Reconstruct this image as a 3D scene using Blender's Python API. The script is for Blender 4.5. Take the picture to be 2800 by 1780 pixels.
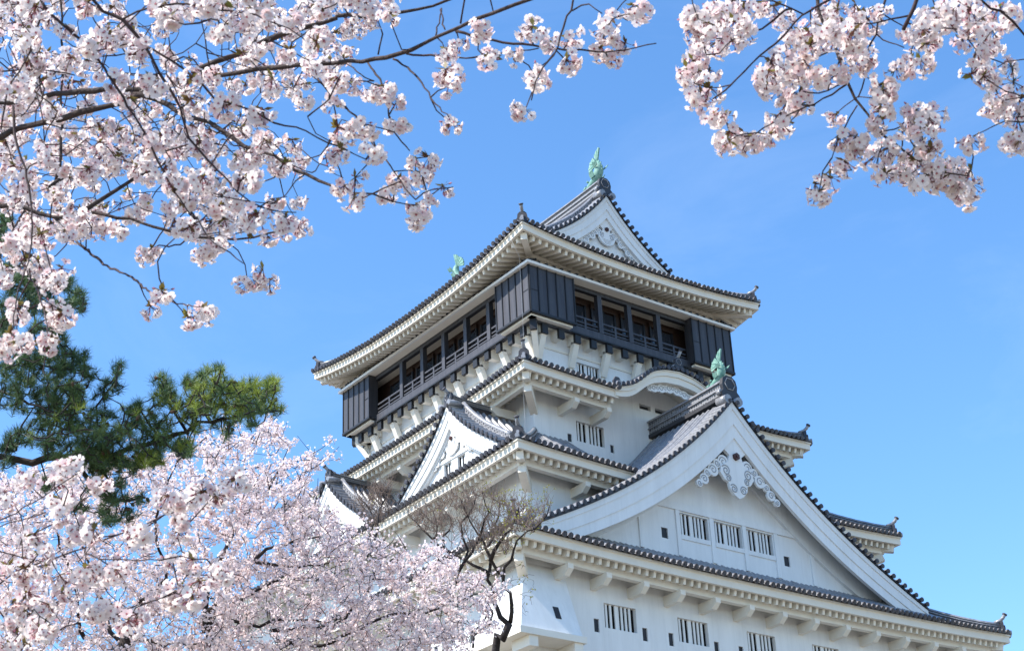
import bpy, math, random
import numpy as np
random.seed(7); RNG = np.random.default_rng(11)
for o in list(bpy.data.objects): bpy.data.objects.remove(o)
SC = bpy.context.scene
COL = SC.collection
V = lambda *a: np.array(a, float)

# ------------------------------------------------------------------ camera
CF, CYAW, CPIT, CROLL = 4601.53, 0.9127, 0.4784, -0.0476      # focal length in photo pixels (2800 wide)
CAM = V(-49.678, -62.747, -29.02)
GROUND = -30.6
def _basis():
    f = V(math.cos(CPIT)*math.cos(CYAW), math.cos(CPIT)*math.sin(CYAW), math.sin(CPIT))
    r = V(math.sin(CYAW), -math.cos(CYAW), 0); u = np.cross(r, f)
    c, s = math.cos(CROLL), math.sin(CROLL)
    return r*c+u*s, -r*s+u*c, f
CR, CU, CFW = _basis()
def at(px, py, depth):                       # a point `depth` metres ahead in the direction of a photo pixel
    return CAM + depth*(CFW + (px-1400)/CF*CR - (py-890)/CF*CU)
cd = bpy.data.cameras.new('camera'); cam = bpy.data.objects.new('camera', cd); COL.objects.link(cam)
import mathutils
M4 = mathutils.Matrix(((CR[0], CU[0], -CFW[0], CAM[0]), (CR[1], CU[1], -CFW[1], CAM[1]), (CR[2], CU[2], -CFW[2], CAM[2]), (0, 0, 0, 1)))
cam.matrix_world = M4
cd.sensor_width = 36.0; cd.lens = 36.0*CF/2800; cd.clip_start = 0.2; cd.clip_end = 5000
cd.dof.use_dof = True; cd.dof.focus_distance = 85.0; cd.dof.aperture_fstop = 13.0
SC.camera = cam
# ------------------------------------------------------------------ sky, sun, exposure
SUN = V(-0.639, 0.199, 0.743); SUN /= np.linalg.norm(SUN)
w = bpy.data.worlds.new('World'); SC.world = w; w.use_nodes = True
nt = w.node_tree; nt.nodes.clear()
sky = nt.nodes.new('ShaderNodeTexSky'); sky.sky_type = 'NISHITA'; sky.sun_disc = False
sky.sun_elevation = math.asin(SUN[2]); sky.sun_rotation = math.atan2(SUN[0], SUN[1])
sky.air_density = 1.0; sky.dust_density = 0.2; sky.ozone_density = 3.0; sky.altitude = 0
bg = nt.nodes.new('ShaderNodeBackground'); bg.inputs['Strength'].default_value = 0.15   # sky
wo = nt.nodes.new('ShaderNodeOutputWorld')
hs = nt.nodes.new('ShaderNodeHueSaturation'); hs.inputs['Saturation'].default_value = 1.18; hs.inputs['Value'].default_value = 1.0
nt.links.new(sky.outputs[0], hs.inputs['Color'])
# thin wisps of high cloud
wc = nt.nodes.new('ShaderNodeTexCoord'); wm = nt.nodes.new('ShaderNodeMapping'); wm.inputs['Scale'].default_value = (2.2, 2.2, 5.5); wm.inputs['Rotation'].default_value = (0.2, 0.35, 0)
wn = nt.nodes.new('ShaderNodeTexNoise'); wn.inputs['Scale'].default_value = 1.9; wn.inputs['Detail'].default_value = 9; wn.inputs['Roughness'].default_value = 0.62; wn.inputs['Distortion'].default_value = 0.6
wr = nt.nodes.new('ShaderNodeMapRange'); wr.inputs['From Min'].default_value = 0.50; wr.inputs['From Max'].default_value = 0.85; wr.inputs['To Max'].default_value = 0.065
wx = nt.nodes.new('ShaderNodeMixRGB'); wx.inputs['Color2'].default_value = (6.2, 6.6, 7.2, 1)
nt.links.new(wc.outputs['Generated'], wm.inputs['Vector']); nt.links.new(wm.outputs[0], wn.inputs['Vector']); nt.links.new(wn.outputs['Fac'], wr.inputs['Value'])
nt.links.new(wr.outputs[0], wx.inputs['Fac']); nt.links.new(hs.outputs[0], wx.inputs['Color1']); nt.links.new(wx.outputs[0], bg.inputs[0])
nt.links.new(bg.outputs[0], wo.inputs[0])
sl = bpy.data.lights.new('sun', 'SUN'); sl.energy = 4.0; sl.angle = math.radians(0.53); sl.color = (1.0, 0.955, 0.89)
so = bpy.data.objects.new('sun', sl); COL.objects.link(so)
so.rotation_euler = mathutils.Vector(SUN).to_track_quat('Z', 'Y').to_euler(); so.location = (-60, 20, 60)
SC.view_settings.view_transform = 'Standard'; SC.view_settings.look = 'None'
SC.view_settings.exposure = 1.07; SC.view_settings.gamma = 1.0
SC.cycles.max_bounces = 6; SC.cycles.diffuse_bounces = 3; SC.cycles.glossy_bounces = 2
SC.cycles.transmission_bounces = 4; SC.cycles.transparent_max_bounces = 4

# ------------------------------------------------------------------ materials
def streak(m, amount):
    """faint rain streaks and grime multiplied into a wall's own colour"""
    N = m.node_tree.nodes; L = m.node_tree.links; p = [n for n in N if n.type == 'BSDF_PRINCIPLED'][0]
    src = p.inputs['Base Color'].links[0].from_socket
    tc = N.new('ShaderNodeTexCoord'); mp = N.new('ShaderNodeMapping'); mp.inputs['Scale'].default_value = (3.6, 3.6, 0.13); L.new(tc.outputs['Object'], mp.inputs['Vector'])
    t = N.new('ShaderNodeTexNoise'); t.inputs['Scale'].default_value = 1.6; t.inputs['Detail'].default_value = 7; t.inputs['Roughness'].default_value = 0.7; L.new(mp.outputs[0], t.inputs['Vector'])
    r = N.new('ShaderNodeMapRange'); r.inputs['From Min'].default_value = 0.52; r.inputs['From Max'].default_value = 0.80; r.inputs['To Min'].default_value = 0.0; r.inputs['To Max'].default_value = amount; L.new(t.outputs['Fac'], r.inputs['Value'])
    x = N.new('ShaderNodeMixRGB'); x.inputs['Color2'].default_value = (0.36, 0.36, 0.35, 1); L.new(r.outputs[0], x.inputs['Fac']); L.new(src, x.inputs['Color1']); L.new(x.outputs[0], p.inputs['Base Color'])
def mat(name, col, rough=0.7, spec=0.4, noise=0.0, scale=3.0, col2=None, bump=0.0, bscale=20.0, trans=0.0, metal=0.0, detail=5.0, stretch=(1, 1, 1)):
    m = bpy.data.materials.new(name); m.use_nodes = True
    n = m.node_tree; N = n.nodes; L = n.links; N.clear()
    out = N.new('ShaderNodeOutputMaterial'); p = N.new('ShaderNodeBsdfPrincipled')
    p.inputs['Roughness'].default_value = rough; p.inputs['Specular IOR Level'].default_value = spec
    p.inputs['Metallic'].default_value = metal
    p.inputs['Base Color'].default_value = (*col, 1)
    tc = N.new('ShaderNodeTexCoord'); mp = N.new('ShaderNodeMapping'); mp.inputs['Scale'].default_value = stretch
    L.new(tc.outputs['Object'], mp.inputs['Vector'])
    csock = None
    if noise > 0 or col2:
        t = N.new('ShaderNodeTexNoise'); t.inputs['Scale'].default_value = scale; t.inputs['Detail'].default_value = detail
        t.inputs['Roughness'].default_value = 0.65
        L.new(mp.outputs[0], t.inputs['Vector'])
        cr = N.new('ShaderNodeValToRGB'); cr.color_ramp.elements[0].position = 0.3; cr.color_ramp.elements[1].position = 0.7
        c2 = col2 or tuple(c*(1-noise) for c in col)
        cr.color_ramp.elements[0].color = (*c2, 1); cr.color_ramp.elements[1].color = (*col, 1)
        L.new(t.outputs['Fac'], cr.inputs['Fac']); L.new(cr.outputs[0], p.inputs['Base Color']); csock = cr.outputs[0]
    if bump > 0:
        t2 = N.new('ShaderNodeTexNoise'); t2.inputs['Scale'].default_value = bscale; t2.inputs['Detail'].default_value = 6
        L.new(tc.outputs['Object'], t2.inputs['Vector'])
        b = N.new('ShaderNodeBump'); b.inputs['Strength'].default_value = bump; b.inputs['Distance'].default_value = 0.02
        L.new(t2.outputs['Fac'], b.inputs['Height']); L.new(b.outputs[0], p.inputs['Normal'])
    if trans > 0:
        tr = N.new('ShaderNodeBsdfTranslucent'); tr.inputs['Color'].default_value = (*col, 1)
        if csock: L.new(csock, tr.inputs['Color'])
        mx = N.new('ShaderNodeMixShader'); mx.inputs[0].default_value = trans
        L.new(p.outputs[0], mx.inputs[1]); L.new(tr.outputs[0], mx.inputs[2]); L.new(mx.outputs[0], out.inputs[0])
    else: L.new(p.outputs[0], out.inputs[0])
    return m
M = {}
M['plaster'] = mat('plaster', (0.81, 0.81, 0.795), 0.85, 0.2, noise=0.13, scale=1.5, bump=0.1, bscale=14, stretch=(1, 1, 0.22), detail=8)
streak(M['plaster'], 0.22)
M['trim'] = mat('trim_plaster', (0.81, 0.755, 0.655), 0.8, 0.25, noise=0.09, scale=1.6, bump=0.05)  # cream, with warm ground bounce on the undersides put into the colour
M['tile'] = mat('roof_tile', (0.31, 0.31, 0.325), 0.34, 0.8, scale=7.0, col2=(0.15, 0.15, 0.16), bump=0.12, bscale=9)
M['tileend'] = mat('tile_end', (0.085, 0.08, 0.09), 0.5, 0.4, scale=9.0, col2=(0.022, 0.020, 0.025))
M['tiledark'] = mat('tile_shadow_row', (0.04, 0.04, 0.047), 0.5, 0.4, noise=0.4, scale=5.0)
M['black'] = mat('black_panel', (0.105, 0.105, 0.115), 0.6, 0.5, scale=1.3, col2=(0.07, 0.07, 0.08), stretch=(4, 4, 0.3), metal=0.85)
M['blackrib'] = mat('black_rib', (0.014, 0.015, 0.019), 0.5, 0.4, noise=0.3, scale=3)
M['dark'] = mat('dark_interior', (0.012, 0.012, 0.014), 0.9, 0.1, noise=0.3)
M['slot'] = mat('loophole_shutter', (0.035, 0.037, 0.045), 0.6, 0.3, noise=0.3, scale=4)
M['wood'] = mat('brown_wood', (0.045, 0.024, 0.017), 0.6, 0.3, noise=0.4, scale=6, stretch=(3, 3, 0.4))
M['glass'] = mat('window_glass', (0.03, 0.035, 0.045), 0.08, 1.0)
M['verdigris'] = mat('verdigris_copper', (0.25, 0.40, 0.33), 0.6, 0.4, scale=5.5, col2=(0.075, 0.225, 0.18), bump=0.5, bscale=16)
M['boss'] = mat('boss_copper', (0.085, 0.035, 0.028), 0.5, 0.4, noise=0.3, scale=8)
M['groove'] = mat('groove', (0.40, 0.41, 0.43), 0.8, 0.2, noise=0.2, scale=8)
M['stone'] = mat('stone', (0.34, 0.32, 0.29), 0.9, 0.2, scale=0.8, col2=(0.16, 0.15, 0.14), bump=0.8, bscale=2)
M['ground'] = mat('gravel', (0.23, 0.205, 0.165), 0.95, 0.1, noise=0.25, scale=0.4, bump=0.4, bscale=6)
M['petal'] = mat('petal_white', (0.94, 0.845, 0.81), 0.75, 0.15, noise=0.06, scale=9, trans=0.5)
M['petalp'] = mat('petal_pink', (0.90, 0.69, 0.675), 0.75, 0.15, noise=0.06, scale=9, trans=0.5)
M['heart'] = mat('blossom_heart', (0.50, 0.13, 0.17), 0.7, 0.2, noise=0.3, scale=30, trans=0.2)
M['stamen'] = mat('stamen', (0.60, 0.42, 0.18), 0.7, 0.2, noise=0.3, scale=30, trans=0.2)
M['calyx'] = mat('calyx_red', (0.22, 0.055, 0.06), 0.6, 0.3, noise=0.4, scale=30)
M['bud'] = mat('pink_bud', (0.68, 0.30, 0.37), 0.6, 0.3, noise=0.25, scale=30, trans=0.25)
M['leafy'] = mat('young_leaf', (0.22, 0.22, 0.045), 0.5, 0.4, scale=12, col2=(0.13, 0.055, 0.03), trans=0.4)
M['petald'] = mat('petal_distant', (0.92, 0.785, 0.77), 0.8, 0.1, scale=2.2, col2=(0.94, 0.86, 0.84), trans=0.5)
M['petaldp'] = mat('petal_distant_pink', (0.62, 0.35, 0.33), 0.8, 0.1, noise=0.25, scale=3, trans=0.35)
M['bark'] = mat('cherry_bark', (0.085, 0.060, 0.053), 0.85, 0.2, scale=14, col2=(0.03, 0.022, 0.020), bump=0.8, bscale=40)
M['twig'] = mat('cherry_twig', (0.055, 0.030, 0.028), 0.75, 0.25, noise=0.5, scale=25)
M['barkd'] = mat('old_bark', (0.055, 0.045, 0.042), 0.9, 0.2, scale=6, col2=(0.022, 0.018, 0.018), bump=0.8, bscale=20)
M['twigd'] = mat('grey_brown_twig', (0.235, 0.175, 0.145), 0.85, 0.2, noise=0.4, scale=5)
M['budg'] = mat('willow_bud', (0.42, 0.40, 0.06), 0.6, 0.3, noise=0.3, scale=10, trans=0.3)
M['needle'] = mat('pine_needle', (0.085, 0.145, 0.038), 0.5, 0.4, scale=0.8, col2=(0.045, 0.09, 0.032), trans=0.2)
M['needley'] = mat('pine_needle_yellow_sunlit', (0.29, 0.34, 0.05), 0.5, 0.4, scale=0.8, col2=(0.17, 0.24, 0.04), trans=0.4)  # yellower needles of the right pad, with the sunlight on them put into the colour
M['cone'] = mat('pine_cone', (0.11, 0.065, 0.04), 0.8, 0.2, noise=0.5, scale=30)
# lattice of half-round tiles laid into the sides of the great ridges
def lattice():
    m = mat('ridge_lattice', (0.2, 0.2, 0.21), 0.5, 0.4); N = m.node_tree.nodes; L = m.node_tree.links
    p = [n for n in N if n.type == 'BSDF_PRINCIPLED'][0]
    tc = N.new('ShaderNodeTexCoord'); v = N.new('ShaderNodeTexVoronoi'); v.feature = 'DISTANCE_TO_EDGE'
    v.inputs['Scale'].default_value = 6.5; v.inputs['Randomness'].default_value = 0.15
    L.new(tc.outputs['Object'], v.inputs['Vector'])
    r = N.new('ShaderNodeValToRGB'); r.color_ramp.elements[0].position = 0.10; r.color_ramp.elements[1].position = 0.24
    r.color_ramp.elements[0].color = (0.25, 0.25, 0.26, 1); r.color_ramp.elements[1].color = (0.035, 0.035, 0.04, 1)
    L.new(v.outputs['Distance'], r.inputs['Fac']); L.new(r.outputs[0], p.inputs['Base Color'])
    b = N.new('ShaderNodeBump'); b.inputs['Strength'].default_value = 0.7; b.inputs['Distance'].default_value = 0.05; b.invert = True
    L.new(v.outputs['Distance'], b.inputs['Height']); L.new(b.outputs[0], p.inputs['Normal'])
    return m
M['lattice'] = lattice()

# ------------------------------------------------------------------ mesh helpers
class MB:
    """collects faces and links them as ONE mesh object"""
    def __init__(s): s.v = []; s.f = []; s.m = []; s.mats = []; s.sm = []
    def mi(s, m):
        if m not in s.mats: s.mats.append(m)
        return s.mats.index(m)
    def face(s, pts, m, smooth=False):
        i = len(s.v); s.v += [tuple(map(float, p)) for p in pts]
        s.f.append(tuple(range(i, i+len(pts)))); s.m.append(s.mi(m)); s.sm.append(smooth)
    def hexa(s, P, m):                      # 8 corners: 0-3 bottom loop, 4-7 top loop
        i = len(s.v); s.v += [tuple(map(float, p)) for p in P]; k = s.mi(m)
        for q in ((3, 2, 1, 0), (4, 5, 6, 7), (0, 1, 5, 4), (1, 2, 6, 5), (2, 3, 7, 6), (3, 0, 4, 7)):
            s.f.append(tuple(i+a for a in q)); s.m.append(k); s.sm.append(False)
    def box(s, a, b, m):
        x0, y0, z0 = np.minimum(a, b); x1, y1, z1 = np.maximum(a, b)
        s.hexa([(x0, y0, z0), (x1, y0, z0), (x1, y1, z0), (x0, y1, z0), (x0, y0, z1), (x1, y0, z1), (x1, y1, z1), (x0, y1, z1)], m)
    def beam(s, p, q, w_, h, m, up=(0, 0, 1)):
        p = np.array(p, float); q = np.array(q, float); d = q-p; d /= np.linalg.norm(d)
        a = np.cross(d, up); a /= np.linalg.norm(a); b = np.cross(a, d)
        a = a*w_/2; b = b*h/2
        s.hexa([p-a-b, p+a-b, q+a-b, q-a-b, p-a+b, p+a+b, q+a+b, q-a+b], m)
    def grid(s, P, m, smooth=True):         # P[i][j] points
        P = np.array(P, float); a, b = P.shape[:2]; i0 = len(s.v); k = s.mi(m)
        s.v += [tuple(x) for x in P.reshape(-1, 3)]
        for i in range(a-1):
            for j in range(b-1):
                s.f.append((i0+i*b+j, i0+(i+1)*b+j, i0+(i+1)*b+j+1, i0+i*b+j+1)); s.m.append(k); s.sm.append(smooth)
    def prism(s, poly, T, b0, b1, m, m2=None):   # polygon in local (a,z), extruded along local b
        A = [T(a, b0, z) for a, z in poly]; B = [T(a, b1, z) for a, z in poly]; n = len(poly)
        s.face(A, m); s.face(B[::-1], m)
        for i in range(n): s.face([A[i], B[i], B[(i+1) % n], A[(i+1) % n]], m2 or m)
    def tube(s, pts, rad, m, n=6, caps=True, sq=None):
        pts = np.array(pts, float); k = len(pts)
        rad = np.broadcast_to(np.array(rad, float), (k,))
        i0 = len(s.v); mi = s.mi(m); t = np.gradient(pts, axis=0)
        t /= np.linalg.norm(t, axis=1)[:, None]+1e-9
        ref = V(0, 0, 1) if abs(t[0][2]) < 0.9 else V(1, 0, 0)
        a = np.cross(t[0], ref); a /= np.linalg.norm(a)
        for i in range(k):
            a = a - t[i]*np.dot(a, t[i]); a /= np.linalg.norm(a)+1e-9; b = np.cross(t[i], a)
            for j in range(n):
                an = 2*math.pi*j/n
                s.v.append(tuple(pts[i]+rad[i]*(math.cos(an)*a+math.sin(an)*b)))
        for i in range(k-1):
            for j in range(n):
                j2 = (j+1) % n
                s.f.append((i0+i*n+j, i0+i*n+j2, i0+(i+1)*n+j2, i0+(i+1)*n+j)); s.m.append(mi); s.sm.append(True)
        if caps:
            s.f.append(tuple(i0+j for j in range(n))[::-1]); s.m.append(mi); s.sm.append(False)
            s.f.append(tuple(i0+(k-1)*n+j for j in range(n))); s.m.append(mi); s.sm.append(False)
    def row(s, pts, side, r, m, mend=None, r_end=None, seg=4, hi=1.15):   # one row of half-round tiles, with its end disc at pts[0]
        pts = np.array(pts, float); side = np.array(side, float); k = len(pts)
        t = np.gradient(pts, axis=0); t /= np.linalg.norm(t, axis=1)[:, None]
        P = []
        for i in range(k):
            nrm = np.cross(t[i], side); nrm = nrm if nrm[2] > 0 else -nrm
            P.append([pts[i]+r*(math.cos(a)*side+math.sin(a)*hi*nrm) for a in np.linspace(0, math.pi, seg+1)])
        s.grid(P, m)
        if mend:
            nrm = np.cross(t[0], side); nrm = nrm if nrm[2] > 0 else -nrm; R = r_end or r*1.12
            c = pts[0]-t[0]*0.03+nrm*r*0.25
            ring = [c+R*(math.cos(a)*side+math.sin(a)*nrm) for a in np.linspace(0, 2*math.pi, 9)[:-1]]
            back = [p+t[0]*0.06 for p in ring]
            s.face(ring, mend)
            ring2 = [c-t[0]*0.012+R*0.55*(math.cos(a)*side+math.sin(a)*nrm) for a in np.linspace(0, 2*math.pi, 7)[:-1]]
            s.face(ring2, mend)
            for i in range(8): s.face([ring[i], ring[(i+1) % 8], back[(i+1) % 8], back[i]], mend)
    def build(s, name, parent=None, weld=False):
        me = bpy.data.meshes.new(name); me.from_pydata(s.v, [], s.f)
        for m in s.mats: me.materials.append(M[m])
        me.polygons.foreach_set('material_index', s.m); me.polygons.foreach_set('use_smooth', s.sm); me.update()
        o = bpy.data.objects.new(name, me); COL.objects.link(o)
        if parent is not None: o.parent = parent
        return o
def np_mesh(name, verts, groups, parent=None):   # groups: list of (faces ndarray [n,k], material)
    me = bpy.data.meshes.new(name); verts = np.asarray(verts, np.float32)
    me.vertices.add(len(verts)); me.vertices.foreach_set('co', verts.ravel())
    groups = [g for g in groups if len(g[0])]
    loops = np.concatenate([g[0].ravel() for g in groups]).astype(np.int32)
    tot = np.concatenate([np.full(len(g[0]), g[0].shape[1], np.int32) for g in groups])
    st = np.concatenate([[0], np.cumsum(tot)[:-1]]).astype(np.int32)
    me.loops.add(len(loops)); me.loops.foreach_set('vertex_index', loops)
    me.polygons.add(len(tot)); me.polygons.foreach_set('loop_start', st)
    names = []
    for g in groups:
        if g[1] not in names: names.append(g[1]); me.materials.append(M[g[1]])
    me.polygons.foreach_set('material_index', np.concatenate([np.full(len(g[0]), names.index(g[1]), np.int32) for g in groups]))
    me.update(calc_edges=True); me.validate()
    o = bpy.data.objects.new(name, me); COL.objects.link(o)
    if parent is not None: o.parent = parent
    return o
def thing(name, label, cat, loc=(0, 0, 0), group=None):
    o = bpy.data.objects.new(name, None); COL.objects.link(o); o.empty_display_size = 0.3
    o['label'] = label; o['category'] = cat
    if group: o['group'] = group
    return o
SIDE = {'front': lambda s, o, z: V(s, -o, z), 'left': lambda s, o, z: V(-o, s, z),
        'back': lambda s, o, z: V(s, o, z), 'right': lambda s, o, z: V(o, s, z)}
SVEC = {'front': V(1, 0, 0), 'back': V(1, 0, 0), 'left': V(0, 1, 0), 'right': V(0, 1, 0)}

# ------------------------------------------------------------------ ground
g = MB(); R_ = 2500
P = [[(x, y, GROUND) for y in np.linspace(-R_, R_, 9)] for x in np.linspace(-R_, R_, 9)]
g.grid(P, 'ground', False); go = g.build('ground'); go['kind'] = 'structure'

# ================================================================== the keep
keep = thing('castle_keep', 'white plastered castle keep with grey tiled gabled roofs and a black top storey', 'castle')

def hdepth(a0, a1): return .07 if a1-a0 < .5 else .14 if a1-a0 < .65 else .19
def wall_cols(mb, T, o, x0, x1, zb, zt, holes, m='plaster', depth=0.28, back=None, nx=1):
    """a wall with real openings: holes = (a0,a1,z0,z1)"""
    ztf = zt if callable(zt) else (lambda a: zt)
    cuts = sorted(set([x0, x1]+[h[0] for h in holes]+[h[1] for h in holes]+list(np.linspace(x0, x1, nx+1))))
    for a, b in zip(cuts[:-1], cuts[1:]):
        if b-a < 1e-6: continue
        mid = (a+b)/2; zs = zb
        hs = sorted([h for h in holes if h[0]-1e-6 <= mid <= h[1]+1e-6], key=lambda h: h[2])
        for h in hs:
            mb.face([T(a, o, zs), T(b, o, zs), T(b, o, h[2]), T(a, o, h[2])], m); zs = h[3]
        mb.face([T(a, o, zs), T(b, o, zs), T(b, o, ztf(b)), T(a, o, ztf(a))], m)
    for a, b, c, d in holes:
        i = o-hdepth(a, b)
        for q in (((a, c), (b, c)), ((b, c), (b, d)), ((b, d), (a, d)), ((a, d), (a, c))):
            (u, v), (u2, v2) = q
            mb.face([T(u, o, v), T(u2, o, v2), T(u2, i, v2), T(u, i, v)], m)
def barred_window(T, o, a0, a1, z0, z1, parent, depth=0.28):
    mb = MB(); W = a1-a0; depth = hdepth(a0, a1)
    mb.face([T(a0, o-depth+.004, z0), T(a1, o-depth+.004, z0), T(a1, o-depth+.004, z1), T(a0, o-depth+.004, z1)], 'dark')
    win = mb.build('window', parent)
    bb = MB(); c = (a0+a1)/2; bw = W*0.06
    def bar(x, w_): bb.prism([(x-w_/2, z0), (x+w_/2, z0), (x+w_/2, z1), (x-w_/2, z1)], lambda a, b, z: T(a, b, z), o-0.10, o-0.15, 'plaster')
    if W > .8:
        bar(c-W*0.06, W*0.125)
        for k in (0.115, 0.25, 0.595, 0.72, 0.845): bar(a0+W*k, bw)
    else:
        for k in (.34, .68): bar(a0+W*k, .07)
    b = bb.build('window_bars', parent if parent.parent and parent.parent.parent else win)
    return win
def slot(T, o, a0, a1, z0, z1, parent, depth=0.28):
    mb = MB(); i = o-hdepth(a0, a1)+.004
    mb.face([T(a0, i, z0), T(a1, i, z0), T(a1, i, z1), T(a0, i, z1)], 'slot')
    return mb.build('loophole', parent)

# ---- storey walls. TIERS: (half x, half y, z bottom, z top)
WALLS = {1: (12.7, 14.9, -13.6, -6.75), 2: (9.9, 11.8, -4.6, -1.5), 3: (7.1, 8.95, 0.6, 3.75), 4: (5.4, 7.3, 4.9, 8.2)}
def rep(n, c, pitch): return [c+(k-(n-1)/2)*pitch for k in range(n)]
W_ = 0.81
holes = {}
w1 = [(-8.05+3.8*k-W_, -8.05+3.8*k+W_, -9.67, -8.68) for k in range(6)]
w1 = [h for h in w1 if h[1] < 11.6]
l1 = []
for h in w1: l1 += [(h[0]-.55, h[0]-.29, -9.92, -9.39), (h[1]+.27, h[1]+.53, -9.92, -9.39)]
holes[(1, 'front')] = (w1, l1)
w1l = [(c-W_, c+W_, -9.67, -8.68) for c in (-10.2, -6.4, -2.6, 1.2, 5.0, 8.8)]
l1l = []
for h in w1l: l1l += [(h[0]-.55, h[0]-.29, -9.92, -9.39), (h[1]+.27, h[1]+.53, -9.92, -9.39)]
holes[(1, 'left')] = (w1l, l1l)
w3 = [(-4.68, -3.05, 1.31, 2.3)]; l3 = [(-5.22, -4.97, 1.16, 1.55), (-2.72, -2.5, 1.16, 1.55)]
v3 = [(-.72, -.02, 3.86, 4.11), (.26, .98, 3.86, 4.11)]
holes[(3, 'front')] = (w3, l3+v3)
holes[(4, 'front')] = ([(-3.02, -1.62, 5.6, 6.4), (1.62, 3.02, 5.6, 6.4)], [])
holes[(4, 'left')] = ([(-2.4, -1.0, 5.6, 6.4), (2.4, 3.8, 5.6, 6.4)], [])
for t, (hx, hy, zb, zt) in WALLS.items():
    mb = MB()
    for sd, T in SIDE.items():
        o, s = (hy, hx) if sd in ('front', 'back') else (hx, hy)
        ws, ls = holes.get((t, sd), ([], []))
        if t == 3 and sd == 'front':
            wall_cols(mb, T, o, -s, -2.9, zb, zt, ws+l3[:1]); wall_cols(mb, T, o, -2.9, 2.9, zb, lambda a: float(np.interp(abs(a-.3), [0, .93, 1.67, 2.2, 3.2], [5.08, 4.96, 4.7, 4.3, 3.75])), l3[1:]+v3, nx=14); wall_cols(mb, T, o, 2.9, s, zb, zt, [])
        else: wall_cols(mb, T, o, -s, s, zb, zt, ws+ls)
    wo_ = mb.build('storey_wall', keep)
    for sd in ('front', 'left'):
        T = SIDE[sd]; o = hy if sd == 'front' else hx
        ws, ls = holes.get((t, sd), ([], []))
        for h in ws: barred_window(T, o, *h, keep)
        for h in ls: slot(T, o, *h, keep)
# thin panel lines and frames of the fourth storey, and its string course
mb = MB()
for sd in ('front', 'left', 'back', 'right'):
    T = SIDE[sd]; o, s = (7.3, 5.4) if sd in ('front', 'back') else (5.4, 7.3)
    mb.prism([(-s, 6.62), (s, 6.62), (s, 6.72), (-s, 6.72)], T, o+.003, o+.05, 'trim')
    for k in np.arange(-s+.05, s, 1.95): mb.prism([(k-.06, 4.95), (k+.06, 4.95), (k+.06, 6.618), (k-.06, 6.618)], T, o+.003, o+.045, 'trim')
mb.build('wall_trim', keep)
# stone-drop hoods on the near corners of the first storey
def hood(sx, sy):
    mb = MB(); x, y = 12.7, 14.9; X, Y = 13.72, 15.92; a = 10.85; b = 12.9
    q = lambda px, py, z: V(px*sx, py*sy, z)
    mb.face([q(a, y, -7.7), q(x, y, -7.7), q(X, Y, -10.65), q(a, Y, -10.65)], 'plaster')
    mb.face([q(x, b, -7.7), q(x, y, -7.7), q(X, Y, -10.65), q(X, b, -10.65)], 'plaster')
    mb.face([q(a, y, -7.7), q(a, Y, -10.65), q(a, y, -10.65)], 'plaster')
    mb.face([q(x, b, -7.7), q(X, b, -10.65), q(x, b, -10.65)], 'plaster')
    mb.box(q(a-.08, y+.003, -10.652), q(X+.14, Y+.14, -10.9), 'trim'); mb.box(q(x+.003, b-.08, -10.653), q(X+.137, y, -10.897), 'trim')
    for cx in (a+.25, 13.2): mb.box(q(cx-.2, y+.003, -10.903), q(cx+.2, Y+.05, -11.3), 'trim')
    for cy in (b+.3,): mb.box(q(x+.003, cy-.2, -10.903), q(X+.05, cy+.2, -11.3), 'trim')
    h = mb.build('stone_drop_hood', keep)
    if sx < 0 and sy < 0:                    # slanted loophole frame lying on the slope
        mb = MB()
        def sl(px, z, e): yy = 14.9+(-7.7-z)/2.95*1.02; return V(-px, -(yy+e), z)
        for (c0, c1, z0, z1) in ((11.64, 11.9, -9.5, -10.0),):
            mb.hexa([sl(c0, z1, .004), sl(c1, z1, .004), sl(c1, z1, .02), sl(c0, z1, .02), sl(c0, z0, .004), sl(c1, z0, .004), sl(c1, z0, .02), sl(c0, z0, .02)], 'slot')
        mb.build('loophole', keep)
for sx, sy in ((-1, -1), (1, -1), (-1, 1), (1, 1)): hood(sx, sy)
# battered stone base below the frame
mb = MB()
for i, (z0, z1) in enumerate(zip(np.linspace(-30.6, -13.6, 7)[:-1], np.linspace(-30.6, -13.6, 7)[1:])):
    def ext(z): k = (-13.6-z)/17; return 5.5*(k*0.5+k*k*0.5)+.15
    e0, e1 = ext(z0), ext(z1)
    c = lambda e: [(-12.7-e, -14.9-e), (12.7+e, -14.9-e), (12.7+e, 14.9+e), (-12.7-e, 14.9+e)]
    A, B = c(e0), c(e1)
    for k in range(4): mb.face([(*A[k], z0), (*A[(k+1) % 4], z0), (*B[(k+1) % 4], z1), (*B[k], z1)], 'stone')
mb.build('stone_base', keep)

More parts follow.
